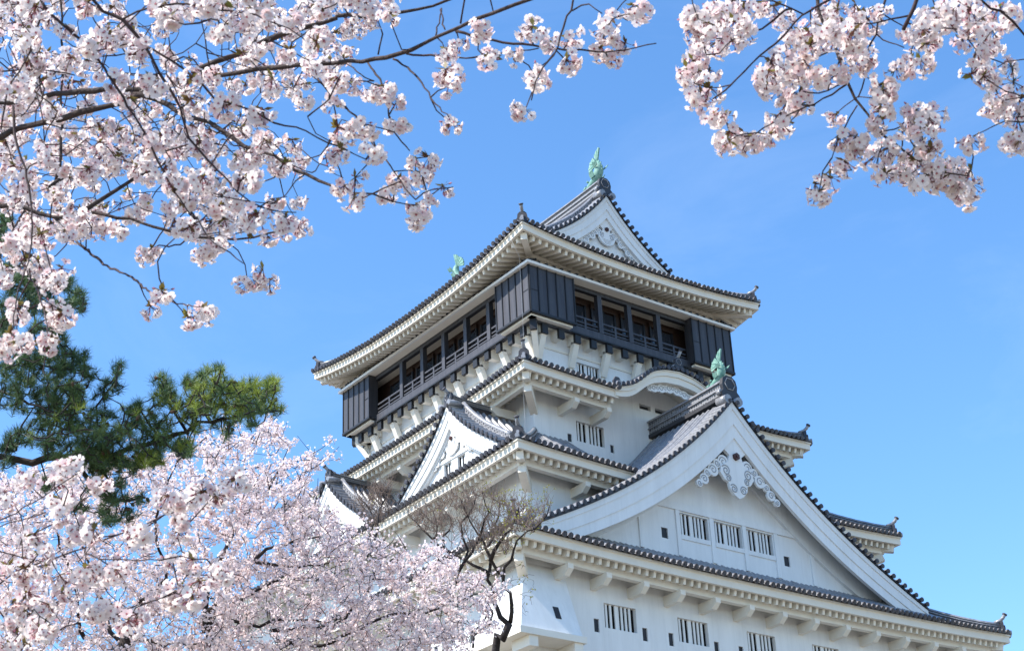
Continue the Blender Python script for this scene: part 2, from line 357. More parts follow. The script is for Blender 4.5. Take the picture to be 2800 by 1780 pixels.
# ---- hipped skirts of tiled roof
def roof_skirt(xo, yo, zc, Lf, Ls, p, xi, yi, zt, wall, cut=None, arm=True, rafter_pitch=0.39, beam_d=0.72, hipridge=True, raf_slope=0.28, concave=0.72, wallz=None):
    """zc: height of the eave at the corner; Lf / Ls how far it sags in the middle; returns the roof object"""
    tiles = MB(); eave = MB(); raf = MB(); supp = []
    def ze(sd, s):
        half, L = (xo, Lf) if sd in ('front', 'back') else (yo, Ls)
        return zc-L*(1-min(1, abs(s)/half)**p)
    def surf(sd, s, d):
        D = (yo-yi) if sd in ('front', 'back') else (xo-xi); t = d/D
        gq = t*(concave+(1-concave)*t)
        return ze(sd, s)*(1-gq)+zt*gq
    for sd, T in SIDE.items():
        fb = sd in ('front', 'back'); half, hi = (xo, xi) if fb else (yo, yi); O, I = (yo, yi) if fb else (xo, xi); D = O-I
        cc = (cut or {}).get(sd)
        def skip(s): return cc is not None and cc[0] < s < cc[1]
        segs = [(-half, half)] if cc is None else [(-half, cc[0]), (cc[1], half)]
        nd = 7; ds = np.linspace(0, D, nd)
        for (a, b) in segs:
            us = np.linspace(a, b, max(3, int((b-a)/0.9)))
            lim = lambda d: half-(half-hi)*d/D
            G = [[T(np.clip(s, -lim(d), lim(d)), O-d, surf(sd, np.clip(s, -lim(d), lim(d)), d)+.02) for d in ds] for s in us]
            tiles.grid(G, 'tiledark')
            # fascia with a stepped upper lip, the drip edge of the flat tiles above it
            for k in range(len(us)-1):
                s0, s1 = us[k], us[k+1]
                for (o0, o1, h0, h1, mm) in ((O-.14, O, -.36, -.06, 'trim'), (O-.16, O+.055, -.06, 0.015, 'trim'), (O-.2, O+.09, .017, .075, 'tiledark')):
                    z0, z1 = ze(sd, s0), ze(sd, s1)
                    e0 = [min(1, 1) for _ in (0,)]
                    c0 = [s0*(o/O) if abs(abs(s0)-half) < 1e-6 else s0 for o in (o0, o1)]; c1 = [s1*(o/O) if abs(abs(s1)-half) < 1e-6 else s1 for o in (o0, o1)]
                    if abs(abs(s0)-half) < 1e-6: c0 = [math.copysign(half-(O-o), s0) for o in (o0, o1)]
                    if abs(abs(s1)-half) < 1e-6: c1 = [math.copysign(half-(O-o), s1) for o in (o0, o1)]
                    eave.hexa([T(c0[0], o0, z0+h0), T(c1[0], o0, z1+h0), T(c1[1], o1, z1+h0), T(c0[1], o1, z0+h0),
                               T(c0[0], o0, z0+h1), T(c1[0], o0, z1+h1), T(c1[1], o1, z1+h1), T(c0[1], o1, z0+h1)], mm)
        n = int(half/0.3)
        for k in range(-n, n+1):
            s = k*0.3
            if skip(s): continue
            dm = D if abs(s) <= hi else D*(half-abs(s))/(half-hi)
            if dm < .15: continue
            m_ = 6; s += RNG.normal(0, .011); zj = RNG.normal(0, .008)
            pts = [T(s, O+.24-(dm+.24)*j/m_, surf(sd, s, max(0, (dm+.24)*j/m_-.24))+(.075 if j else .045)+zj) for j in range(m_+1)]
            tiles.row(pts, SVEC[sd], 0.098, 'tile', 'tileend', 0.118)
        # rafters and the boarding above them
        wo2 = wall[1] if fb else wall[0]; wl = wall[0] if fb else wall[1]; run = O-wo2
        nr = int((half-.25)/rafter_pitch)
        def rz(s, d): return ze(sd, s)-.36+raf_slope*d-(.0 if abs(s) < half else 0)
        for k in range(-nr, nr+1):
            s = (k+.5)*rafter_pitch
            if skip(s) or abs(s) > half-.3: continue
            dm = run if abs(s) <= wl else min(run, half-abs(s))
            if dm < .3: continue
            p0 = T(s, O-.2, rz(s, .2)-.125); p1 = T(s, O-dm, rz(s, dm)-.125)
            raf.beam(p0, p1, 0.13, 0.29, 'trim')
        for (a, b) in segs:
            us = np.linspace(a, b, max(3, int((b-a)/1.2)))
            lim = lambda d: half-d*(half-wl)/run
            G = [[T(np.clip(s, -lim(d), lim(d)), O-d, rz(np.clip(s, -lim(d), lim(d)), d)+.02) for d in (.1, run*.5, run)] for s in us]
            raf.grid(G, 'trim', False)
        if arm:                                # purlin under the rafters, carried by arms out of the wall
            zb = lambda s, d: ze(sd, s)-.36+raf_slope*d-.25
            bd = beam_d
            for (a, b) in segs:
                aa, bb = max(a, -half+bd+.02), min(b, half-bd-.02)
                us = np.linspace(aa, bb, 9)
                for s0, s1 in zip(us[:-1], us[1:]):
                    p0 = T(s0, O-bd, zb(s0, bd)-.16); p1 = T(s1, O-bd, zb(s1, bd)-.16); raf.beam(p0, p1, .26, .3, 'trim')
            n_a = int((wl-.5)/1.88)
            for k in range(-n_a-1, n_a+2):
                s = k*1.88+.04
                if skip(s) or abs(s) > wl-.6: continue
                z = zb(s, bd)-.31; b_ = MB()
                o_in, o_out = wo2-.02, O-bd+.3
                b_.prism([(o_in, z-.42), (o_out-.28, z-.42), (o_out, z-.2), (o_out, z), (o_in, z)], lambda a, c, z_, T=T, s=s: T(s+c, a, z_), -.13, .13, 'trim')
                supp.append(b_)
    # hip rafters
    for sx in (-1, 1):
        for sy in (-1, 1):
            p0 = V(sx*(xo-.26), sy*(yo-.26), zc-.54); p1 = V(sx*wall[0], sy*wall[1], zc-.52-min(Lf, Ls)*.5+raf_slope*(yo-wall[1])*.8)
            raf.beam(p1, p0, .3, .36, 'trim')
            if arm:
                b_ = MB(); q0 = V(sx*(wall[0]-.1), sy*(wall[1]-.1), zc-1.3); q1 = V(sx*(xo-.66), sy*(yo-.66), zc-.89)
                b_.beam(q0, q1, .34, .42, 'trim'); supp.append(b_)
    ro = tiles.build('roof', keep)
    eave.build('fascia', ro); raf.build('rafters', ro)
    for b_ in supp: b_.build('bracket_arm', ro)
    if hipridge:
        for sx in (-1, 1):
            for sy in (-1, 1):
                mb = MB(); pts = []
                D = yo-yi
                for t in np.linspace(0.05, 1, 8):
                    d = D*t; zz = surf('front', (xo-(xo-xi)*t), d)
                    pts.append(V(sx*(xo-(xo-xi)*t), sy*(yo-d), zz+.16+.10*(1-t)**3))
                for a, b in zip(pts[:-1], pts[1:]): mb.beam(a, b, .24, .30, 'tiledark')
                mb.tube([p+V(0, 0, .17) for p in pts], .10, 'tile', 6)
                for e in (.13, -.13):
                    dxy = V(-sy*1.0*(-1), sx*1.0, 0); dxy = V(sy, -sx, 0)/math.sqrt(2)*(1 if sx*sy > 0 else 1)
                    mb.tube([p+dxy*e+V(0, 0, .06) for p in pts], .03, 'tile', 5)
                dr = V(sx*(xo-xi), sy*(yo-yi), 0); dr /= np.linalg.norm(dr); pe = pts[0]+dr*.02
                # end tile: arched plate, round face, and the upturned horn above it
                sv = np.cross(dr, V(0, 0, 1)); Tl = lambda a, b, z: pe+sv*a+dr*b+V(0, 0, z)
                arch = [(-.26, -.2), (.26, -.2), (.34, -.1), (.24, 0.02), (.22, .22), (.12, .33), (-.12, .33), (-.22, .22), (-.24, .02), (-.34, -.1)]
                mb.prism(arch, Tl, -.02, .12, 'tiledark')
                mb.prism([(.12*math.cos(a), .04+.12*math.sin(a)) for a in np.linspace(0, 6.283, 11)[:-1]], Tl, .121, .19, 'tileend')
                mb.prism([(.07*math.cos(a), .04+.07*math.sin(a)) for a in np.linspace(0, 6.283, 11)[:-1]], Tl, .192, .2, 'tile')
                h = [Tl(0, -.25, .30), Tl(0, 0.0, .38), Tl(0, .16, .5), Tl(0, .27, .66)]
                mb.tube(h, [.09, .085, .08, .085], 'tile', 8)
                mb.tube([Tl(0, .255, .635), Tl(0, .29, .69)], [.115, .115], 'tileend', 9)
                # corner tile at the very tip
                mb.tube([pe-dr*.1+V(0, 0, -.2), V(sx*(xo+.1), sy*(yo+.1), zc+.13)], [.1, .1], 'tile', 8)
                mb.build('hip_ridge', ro)
    return ro, surf, ze
roofA, surfA, _ = roof_skirt(14.17, 16.37, -6.98, .26, .2, 2.6, 9.9, 11.8, -4.35, WALLS[1])
roofB, surfB, _ = roof_skirt(11.4, 13.25, -1.74, .27, .2, 2.6, 7.1, 8.95, 1.0, WALLS[2], cut={'front': (-5.2, 5.2)})
roofC, surfC, _ = roof_skirt(8.85, 10.66, 3.57, .2, .3, 2.4, 5.4, 7.3, 5.35, WALLS[3], cut={'front': (-3.5, 4.1)})
roofD, surfD, _ = roof_skirt(7.64, 9.51, 11.59, .44, .85, 2.2, 3.9, 6.0, 13.5, (5.95, 7.8), arm=False, rafter_pitch=0.39, concave=0.86)

# ---- gables
def onigawara(mb, T, b, z, sc=1.0):
    P = [(-.42, -.42), (.42, -.42), (.5, -.25), (.36, -.1), (.40, .12), (.34, .38), (.16, .52), (-.16, .52), (-.34, .38), (-.40, .12), (-.36, -.1), (-.5, -.25)]
    mb.prism([(a*sc, z+q*sc) for a, q in P], T, b, b+.16*sc, 'tiledark')
    H = [(.27*math.cos(a), .17+.27*math.sin(a)) for a in np.linspace(0, 6.283, 7)[:-1]]
    for k in range(6):
        (a0, q0), (a1, q1) = H[k], H[(k+1) % 6]
        p = T(a0*sc, b+.17*sc, z+q0*sc); q = T(a1*sc, b+.17*sc, z+q1*sc); mb.tube([p, q], .022*sc, 'tile', 5)
    for s in (-1, 1): mb.tube([T(s*.43*sc, b+.1*sc, z-.22*sc), T(s*.43*sc, b-.12*sc, z-.22*sc)], .11*sc, 'tile', 8)
def shachi(parent, T, b0, z0, h):
    """fish ornament: head down on the ridge, body rising, forked tail fan on top; b points outwards"""
    k = h/2.0; mb = MB()
    Bp = [(-1.35, .10), (-1.14, .20), (-.9, .28), (-.66, .36), (-.42, .54), (-.26, .84), (-.22, 1.10), (-.26, 1.30), (-.36, 1.46)]
    rr = [.10, .18, .22, .25, .27, .27, .23, .18, .12]
    pts = [T(0, b0+b*k, z0+z*k) for b, z in Bp]; mb.tube(pts, [r*k for r in rr], 'verdigris', 10)
    mb.tube([T(0, b0-1.35*k, z0+.3*k), T(0, b0-1.62*k, z0+.30*k)], [.13*k, .07*k], 'verdigris', 7)      # upper lip
    for s in (-1, 1):
        mb.tube([T(s*.17*k, b0-1.1*k, z0+.45*k), T(s*.17*k, b0-1.02*k, z0+.52*k)], .07*k, 'verdigris', 7)
        # breast fins on the flanks
        for (fb, fz, l) in ((-.62, .42, .36), (-.28, .98, .28)):
            F = [(fb, fz), (fb+.30, fz+.05), (fb+.34, fz+l), (fb+.16, fz+l*.75), (fb+.06, fz+l*1.02), (fb-.03, fz+l*.6)]
            A = [T(s*(.27+.16*(q[1]-fz)/l)*k, b0+q[0]*k, z0+q[1]*k) for q in F]; B = [p+T(s*.04*k, 0, 0)-T(0, 0, 0) for p in A]
            mb.face(A, 'verdigris'); mb.face(B[::-1], 'verdigris')
            for i in range(len(A)): mb.face([A[i], B[i], B[(i+1) % len(A)], A[(i+1) % len(A)]], 'verdigris')
    for i in range(9):                        # spines down the back (outer side)
        b, z = np.array(Bp[2])*(1-i/8)+np.array(Bp[8])*(i/8)
        j = 2+i*6/8; j0 = int(j); f_ = j-j0; p = np.array(Bp[j0])*(1-f_)+np.array(Bp[min(8, j0+1)])*f_; r = rr[j0]*(1-f_)+rr[min(8, j0+1)]*f_
        tg = np.array(Bp[min(8, j0+1)])-np.array(Bp[j0]) if j0 < 8 else np.array(Bp[8])-np.array(Bp[7]); nn = V(tg[1], -tg[0]); nn /= np.linalg.norm(nn); tg = tg/np.linalg.norm(tg)
        q = [p+nn*r*.8-tg*.06, p+nn*r*.8+tg*.09, p+nn*(r+.06)+tg*.08]
        mb.prism([(c[0], c[1]) for c in q], lambda a, b_, z_: T(b_*k, b0+a*k, z0+z_*k), -.025, .025, 'verdigris')
    # tail fan: two ribbed lobes
    root = V(-.33, 1.38)
    for lobe in ((74, 112, .92), (120, 200, .74)):
        angs = np.radians(np.linspace(lobe[0], lobe[1], 7))
        for i in range(6):
            a0, a1 = angs[i], angs[i+1]; L0 = lobe[2]*(.80+.04*i if lobe[0] > 100 else 1.0-.07*i); am = (a0+a1)/2
            poly = [root, root+L0*V(math.cos(a0), math.sin(a0)), root+L0*1.06*V(math.cos(am), math.sin(am)), root+L0*V(math.cos(a1), math.sin(a1))]
            e = .03 if i % 2 else .05
            mb.prism([tuple(q) for q in poly], lambda a, b_, z_: T(b_*k, b0+a*k, z0+z_*k), -e, e, 'verdigris')
    return mb.build('fish_ornament', parent)
def pendant(parent, T, b, zc, sc, full=True, w=1.0):
    """carved gable pendant with scrolls and a hexagonal boss; zc = boss centre"""
    mb = MB()
    body = [(-.72, .52), (-.40, .25), (-.52, -.1), (-1.02, -.42), (-1.12, -.78), (-.86, -1.12), (-.62, -1.2), (-.58, -1.5), (-.3, -1.82), (0, -1.98),
            (.3, -1.82), (.58, -1.5), (.62, -1.2), (.86, -1.12), (1.12, -.78), (1.02, -.42), (.52, -.1), (.40, .25), (.72, .52), (0, 1.3)]
    if not full: body = [(-.72, .52), (-.36, .2), (-.5, -.15), (-.82, -.3), (-.86, -.66), (-.62, -1.02), (-.3, -1.22), (0, -1.28), (.3, -1.22), (.62, -1.02), (.86, -.66), (.82, -.3), (.5, -.15), (.36, .2), (.72, .52), (0, 1.4)]
    mb.prism([(a*sc*w, zc+z*sc) for a, z in body], T, b, b+.16*sc, 'plaster')
    def scroll(cx, cz, r, sgn, turns=1.6):
        an = np.linspace(0, turns*2*math.pi, 22)
        mb.tube([T((cx+sgn*r*(1-.8*t/an[-1])*math.cos(t+.6))*sc*w, b+.165*sc, zc+(cz+r*(1-.8*t/an[-1])*math.sin(t+.6))*sc) for t in an], .034*sc, 'groove', 4)
    if full:
        for s in (-1, 1):
            scroll(s*.74, -.62, .28, s); scroll(s*.62, -1.0, .2, s); scroll(s*.32, -1.5, .24, s)
    else:
        for s in (-1, 1): scroll(s*.52, -.42, .26, -s)
        for q in range(4):
            mb.tube([T(a*sc*w, b+.165*sc, zc+(-.75-.12*q+.10*(a*1.6)**2)*sc) for a in np.linspace(-.55+.08*q, .55-.08*q, 9)], .016*sc, 'groove', 4)
    # cloud scrolls running down the bargeboards on both sides
    for s in (-1, 1):
        for i, (ca, cz, r) in enumerate(((.80, -.16, .36), (1.24, -.34, .24), (1.55, -.74, .34), (1.98, -.98, .22), (2.22, -1.36, .28), (2.58, -1.66, .2))):
            ang = [(ca+r*math.cos(t), cz+r*math.sin(t)) for t in np.linspace(0, 6.283, 13)[:-1]]
            mb.prism([(s*a*sc*w, zc+z*sc) for a, z in ang], T, b+.005*i*sc, b+(.10+.012*i)*sc, 'plaster')
            an = np.linspace(0, 8.2, 14)
            mb.tube([T(s*(ca+r*.72*(1-.75*t/8.2)*math.cos(t+(i % 2)*3))*sc*w, b+(.10+.012*i)*sc, zc+(cz+r*.72*(1-.75*t/8.2)*math.sin(t+(i % 2)*3))*sc) for t in an], .03*sc, 'groove', 4)
    po = mb.build('gable_pendant', parent)
    bo = MB(); bo.prism([(.2*sc*math.cos(a), zc+.22*sc+.2*sc*math.sin(a)) for a in np.linspace(.52, 6.8, 7)[:-1]], T, b+.161*sc, b+.30*sc, 'boss')
    bo.prism([(.08*sc*math.cos(a), zc+.22*sc+.08*sc*math.sin(a)) for a in np.linspace(0, 6.283, 9)[:-1]], T, b+.301*sc, b+.36*sc, 'boss')
    bo.build('boss', parent)
def gable(T, prof, b_front, b_back, wall_b, wall_zb, board, soff=1.0, ridge_h=.75, ridge_w=.42, holes=((), ()), ridge_back=None, pend=None, sc=1.0,
          wall_w=None, fish=None, bands=None, kudari=.62, side=V(1, 0, 0)):
    """T(a,b,z): a across, b outwards. prof: list of (|a|, z) from the apex down"""
    pa = np.array([p_[0] for p_ in prof]); pz = np.array([p_[1] for p_ in prof]); w_ = pa[-1]
    zf = lambda a: float(np.interp(abs(a), pa, pz))
    # smooth the table
    aa = np.linspace(0, w_, 25); co = np.polyfit(pa, pz, 3); za = np.polyval(co, aa); zf = lambda a: float(np.interp(abs(a), aa, za))
    fall = lambda a0, a1: [(a, zf(a)) for a in np.linspace(a0, a1, 15)]
    hd = T(0, 1, 0)-T(0, 0, 0); sv = T(1, 0, 0)-T(0, 0, 0)
    gw = MB(); ww = wall_w or w_*.8
    hw, hl = holes
    ztop = lambda a: zf(a)-.125
    wall_cols(gw, T, wall_b, -ww, ww, wall_zb, ztop, list(hw)+list(hl), nx=26)
    go_ = gw.build('gable', keep)
    for h in hw: barred_window(T, wall_b, *h, go_)
    for h in hl: slot(T, wall_b, *h, go_)
    if bands:
        mb = MB()
        for (a0, a1, z0, z1, e) in bands: mb.prism([(a0, z0), (a1, z0), (a1, z1), (a0, z1)], T, wall_b+.003, wall_b+e, 'plaster')
        mb.build('gable_trim', go_)
    # tiled slopes
    tl = MB()
    for s in (-1, 1):
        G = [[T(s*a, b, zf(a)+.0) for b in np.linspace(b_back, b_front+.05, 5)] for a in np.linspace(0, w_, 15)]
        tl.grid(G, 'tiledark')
        for b in np.arange(b_back, b_front-.75, 0.34):
            b += RNG.normal(0, .012); e = RNG.normal(0, .008)
            pts = [T(s*a, b, zf(a)+.05+e) for a in np.linspace(w_+.04, .12, 11)]
            tl.row(pts, hd, .085, 'tile', 'tileend', .10, hi=1.7)
        # tiles laid across the rake, their round ends to the front
        L = 0; step = .02; a = .2; last = 0
        while a < w_-.05:
            p = T(s*a, b_front+.14, zf(a)+.10); q = T(s*a, b_front-.62, zf(a)+.15)
            dd = (T(s*(a+.05), 0, zf(a+.05))-T(s*a, 0, zf(a))); dd /= np.linalg.norm(dd)
            tl.row([p, (p+q)/2, q], dd, .105, 'tile', 'tileend', .112)
            sl_ = (zf(a+.05)-zf(a))/.05; a += .385/math.sqrt(1+sl_*sl_)
        # descending ridge just behind the rake
        pts = [T(s*a, b_front-.72, zf(a)+.16) for a in np.linspace(.3, w_*.93, 12)]
        if kudari:
            for p, q in zip(pts[:-1], pts[1:]): tl.beam(p+V(0, 0, .08), q+V(0, 0, .08), .24, .40, 'lattice'); tl.beam(p+V(0, 0, .10), q+V(0, 0, .10), .30, .05, 'tile')
        tl.tube([p+V(0, 0, .32 if kudari else -.04) for p in pts], .125, 'tile', 7)
        # end face of the tiles and boarding under the overhang
        for k in range(24):
            a0, a1 = w_*k/24, w_*(k+1)/24
            tl.face([T(s*a0, b_front+.06, zf(a0)+.06), T(s*a1, b_front+.06, zf(a1)+.06), T(s*a1, b_front+.06, zf(a1)-.04), T(s*a0, b_front+.06, zf(a0)-.04)], 'tiledark')
    to = tl.build('gable_roof', go_)
    # bargeboards in three steps
    bb = MB()
    for s in (-1, 1):
        N_ = 26
        for (f0, f1, bo0, bo1) in ((0.0, .2, .0, -.26), (.2, .62, -.05, -.26), (.62, 1.0, -.10, -.26)):
            for k in range(N_):
                a0, a1 = w_*k/N_, w_*(k+1)/N_
                def zz(a, f): return zf(a)-.05-f*board*(1-.38*(a/w_))
                P = [T(s*a0, b_front+bo1, zz(a0, f1)), T(s*a1, b_front+bo1, zz(a1, f1)), T(s*a1, b_front+bo0, zz(a1, f1)), T(s*a0, b_front+bo0, zz(a0, f1)),
                     T(s*a0, b_front+bo1, zz(a0, f0)), T(s*a1, b_front+bo1, zz(a1, f0)), T(s*a1, b_front+bo0, zz(a1, f0)), T(s*a0, b_front+bo0, zz(a0, f0))]
                bb.hexa(P, 'plaster')
        G = [[T(s*a, b, zf(a)-.12) for b in (wall_b-.1, b_front-.2)] for a in np.linspace(0, w_, 15)]
        bb.grid(G, 'plaster')
        G = [[T(s*a, b, zf(a)-.05-board*.35*(1-.38*a/w_)) for b in (wall_b+.002, wall_b+.16)] for a in np.linspace(0, w_*.82, 13)]
        for k in range(12):
            a0, a1 = w_*.82*k/12, w_*.82*(k+1)/12
            q = lambda a, f: zf(a)-.05-f*board*(1-.38*a/w_)
            bb.hexa([T(s*a0, wall_b+.004, q(a0, 1.12)), T(s*a1, wall_b+.004, q(a1, 1.12)), T(s*a1, wall_b+.16, q(a1, 1.12)), T(s*a0, wall_b+.16, q(a0, 1.12)),
                     T(s*a0, wall_b+.004, q(a0, .4)), T(s*a1, wall_b+.004, q(a1, .4)), T(s*a1, wall_b+.16, q(a1, .4)), T(s*a0, wall_b+.16, q(a0, .4))], 'plaster')
    bb.build('bargeboard', go_)
    # ridge
    rb = MB(); za_ = zf(0); rbk = b_back if ridge_back is None else ridge_back
    sag = lambda b: 0.10*((b-rbk)/(b_front-rbk))**3
    bs = np.linspace(rbk, b_front-.18, 7)
    for b0, b1 in zip(bs[:-1], bs[1:]):
        for (x_, h0, h1, mm) in ((ridge_w/2+.05, .0, .16*ridge_h/.75, 'tiledark'), (ridge_w/2, .16*ridge_h/.75, ridge_h*.9, 'lattice'), (ridge_w/2+.07, ridge_h*.52, ridge_h*.58, 'tile'), (ridge_w/2+.09, ridge_h*.9, ridge_h, 'tile')):
            P = [T(-x_, b0, za_+.1+h0+sag(b0)), T(x_, b0, za_+.1+h0+sag(b0)), T(x_, b1, za_+.1+h0+sag(b1)), T(-x_, b1, za_+.1+h0+sag(b1)),
                 T(-x_, b0, za_+.1+h1+sag(b0)), T(x_, b0, za_+.1+h1+sag(b0)), T(x_, b1, za_+.1+h1+sag(b1)), T(-x_, b1, za_+.1+h1+sag(b1))]
            rb.hexa(P, mm)
    rb.tube([T(0, b, za_+.12+ridge_h+sag(b)) for b in bs], .11*min(1, sc+.2), 'tile', 8)
    onigawara(rb, T, b_front-.2, za_+.1+ridge_h*.62, sc)
    if not fish:
        rb.tube([T(0, b_front-.5, za_+.15+ridge_h+.1), T(0, b_front-.1, za_+.15+ridge_h+.2), T(0, b_front+.12, za_+.15+ridge_h+.36)], [.08, .08, .09], 'tile', 8)
        rb.tube([T(0, b_front+.10, za_+.15+ridge_h+.345), T(0, b_front+.14, za_+.15+ridge_h+.375)], .115, 'tileend', 9)
    for s in (-1, 1): rb.tube([T(s*.34, b_front-.5, za_+.02), T(s*.34, b_front+.14, za_-.02)], .19*sc, 'tile', 9)
    rb.build('ridge', go_)
    if fish: shachi(go_, T, b_front+fish[0], za_+.1+ridge_h+fish[1], fish[2])
    if pend: pendant(go_, T, b_front-.31, *pend)
    return go_
# the great gable over the first roof, front and (hidden) back
G1 = [(0, 2.3), (1.5, .76), (3.1, -.65), (4.5, -1.76), (6.3, -2.92), (8.1, -4.02), (9.7, -4.86), (11.3, -5.6)]
g1w = [(-2.8, -1.18, -4.2, -3.21), (-.81, .81, -4.2, -3.21), (1.1, 2.7, -4.2, -3.21)]
g1l = [(-3.93, -3.57, -4.55, -4.08), (3.3, 3.66, -4.55, -4.08)]
bands = [(-4.9, 4.9, -3.14, -2.84, .08)] + [(x-.11, x+.11, -5.2, -3.142, .06) for x in (-5.1, -2.97, -1.0, .95, 2.87, 5.1)]
bands += [(a-.04, b+.04, -4.42, -4.22, .045) for a, b, _, _ in g1w]
gable(SIDE['front'], G1, 14.3, 8.9, 13.2, -5.6, 1.72, holes=(g1w, g1l), pend=(-.58, .9), wall_w=9.3, fish=(-.25, .06, 1.5), bands=bands, ridge_h=.85, ridge_w=.5, sc=1.15, kudari=0)
gable(SIDE['back'], G1, 14.3, 8.9, 13.2, -5.6, 1.72, pend=(-.58, .9), wall_w=9.3, fish=(-.25, .06, 1.5), ridge_h=.85, ridge_w=.5, sc=1.15, kudari=0)
# top gables
GD = [(0, 16.95), (.7, 16.12), (1.4, 15.38), (2.1, 14.75), (2.75, 14.25), (3.4, 13.8), (4.0, 13.42)]
for sd in ('front', 'back'):
    gable(SIDE[sd], GD, 7.0, 0.0, 6.58, 13.1, 1.28, wall_w=3.5, pend=(14.82, .62, False, 1.0), fish=(-.2, .08, 1.9), ridge_h=.72, ridge_w=.46, sc=1.0)
# paired gables on the left flank (and the matching pair on the hidden side)
G2 = [(0, 2.3), (.6, 1.55), (1.2, .98), (1.8, .5), (2.5, -.05), (3.2, -.55), (3.95, -1.05)]
for sd in ('left', 'right'):
    for cy in (-7.3, 3.0):
        T = (lambda cy, sd: (lambda a, b, z: SIDE[sd](cy+a, b, z)))(cy, sd)
        g2w = [(-.82, -.22, -1.0, -.22), (.22, .82, -1.0, -.22)]
        gable(T, G2, 10.7, 7.1, 10.34, -1.3, 1.05, holes=(g2w, ()), pend=(.62, .52, False, 1.0), wall_w=3.2, ridge_h=.26, ridge_w=.30, sc=.72,
              bands=[(-1.7, 1.7, -.17, -.02, .05)])
# ---- undulating gable in the third roof
KX = [0, .93, 1.67, 2.05, 2.44, 2.82, 3.35, 3.88, 4.4]; KT = [5.24, 5.13, 4.86, 4.58, 4.22, 3.92, 3.68, 3.52, 3.44]; KB = [4.6, 4.53, 4.30, 4.06, 3.74, 3.42, 3.17, 3.1, 3.08]
KC = .3
def sm(xs, ys, a, n=41):
    u = np.linspace(0, xs[-1], n); y = np.interp(u, xs, ys)
    for _ in range(4): y[1:-1] = (y[:-2]+2*y[1:-1]+y[2:])/4
    return float(np.interp(abs(a), u, y))
kt = lambda a: sm(KX, KT, a-KC); kb = lambda a: sm(KX, KB, a-KC)
T = SIDE['front']; A0, A1 = KC-4.0, KC+4.0
kr = MB(); us = np.linspace(A0, A1, 41)
def ksurf(a, o): return max(kt(a)+.02, surfC('front', a, 10.66-o))
kr.grid([[T(a, o, ksurf(a, min(10.66, o))+.02 if o < 10.7 else kt(a)+.04) for o in np.linspace(7.3, 10.85, 9)] for a in us], 'tiledark')
a = A0+.05
while a < A1:
    pts = [T(a, o, (ksurf(a, min(10.66, o)) if o < 10.7 else kt(a)+.02)+.07) for o in np.linspace(10.93, 7.3, 9)]
    d_ = T(a+.05, 0, kt(a+.05))-T(a-.05, 0, kt(a-.05)); d_ /= np.linalg.norm(d_)
    kr.row(pts, d_, .088, 'tile', 'tileend', .108)
    sl_ = (kt(a+.03)-kt(a-.03))/.06; a += .30/math.sqrt(1+sl_*sl_)
ko = kr.build('wavy_gable', keep)
kf = MB()
for a0, a1 in zip(us[:-1], us[1:]):
    for (o0, o1, f0, f1) in ((10.5, 10.72, 0, .55), (10.5, 10.78, .55, .92), (10.5, 10.84, .92, 1.0)):
        q = lambda a, f: kb(a)+(kt(a)-kb(a))*f
        kf.hexa([T(a0, o0, q(a0, f0)), T(a1, o0, q(a1, f0)), T(a1, o1, q(a1, f0)), T(a0, o1, q(a0, f0)),
                 T(a0, o0, q(a0, f1)), T(a1, o0, q(a1, f1)), T(a1, o1, q(a1, f1)), T(a0, o1, q(a0, f1))], 'trim')
    kf.face([T(a0, 10.5, kt(a0)-.15), T(a1, 10.5, kt(a1)-.15), T(a1, 8.7, kt(a1)-.15), T(a0, 8.7, kt(a0)-.15)], 'trim')
kf.build('wavy_bargeboard', ko)
kp = MB()
for i in range(13):
    a = KC-.2+(i-6)*.24; z = 4.45-.0*i-.09*abs(i-6)*.55; r = .17+.05*(1-abs(i-6)/6)+.05*(i % 2)
    kp.prism([(a+r*math.cos(t), z+r*.9*math.sin(t)) for t in np.linspace(0, 6.283, 11)[:-1]], T, 10.38+.006*(i % 3), 10.47+.01*(i % 2), 'plaster')
    an = np.linspace(0, 8, 12); kp.tube([T(a+r*.65*(1-.7*t/8)*math.cos(t), 10.475+.01*(i % 2), z+r*.6*(1-.7*t/8)*math.sin(t)) for t in an], .018, 'groove', 4)
kp.build('carved_frieze', ko)
kx = MB()
for b0, b1 in ((7.4, 9.0), (9.0, 10.75)): kx.box(T(KC-.14, b0, 5.2), T(KC+.14, b1, 5.55), 'tiledark')
kx.tube([T(KC, 7.4, 5.6), T(KC, 10.8, 5.6)], .1, 'tile', 8)
TT = lambda a, b, z: T(KC+a, b, z)
onigawara(kx, TT, 10.75, 5.66, .62)
kx.tube([TT(0, 10.5, 5.92), TT(0, 10.85, 6.05), TT(0, 11.05, 6.28)], [.07, .07, .08], 'tile', 8); kx.tube([TT(0, 11.03, 6.26), TT(0, 11.06, 6.3)], .1, 'tileend', 9)
kx.build('ridge', ko)
for q in (-3.6, 4.15):
    kx = MB(); kx.tube([T(q, 10.0, 3.78), T(q, 10.95, 3.66)], [.14, .14], 'tile', 8); kx.prism([(q-.2, 3.6), (q+.2, 3.6), (q+.24, 3.8), (q+.1, 4.02), (q-.1, 4.02), (q-.24, 3.8)], T, 10.7, 10.8, 'tileend'); kx.build('end_tile', ko)

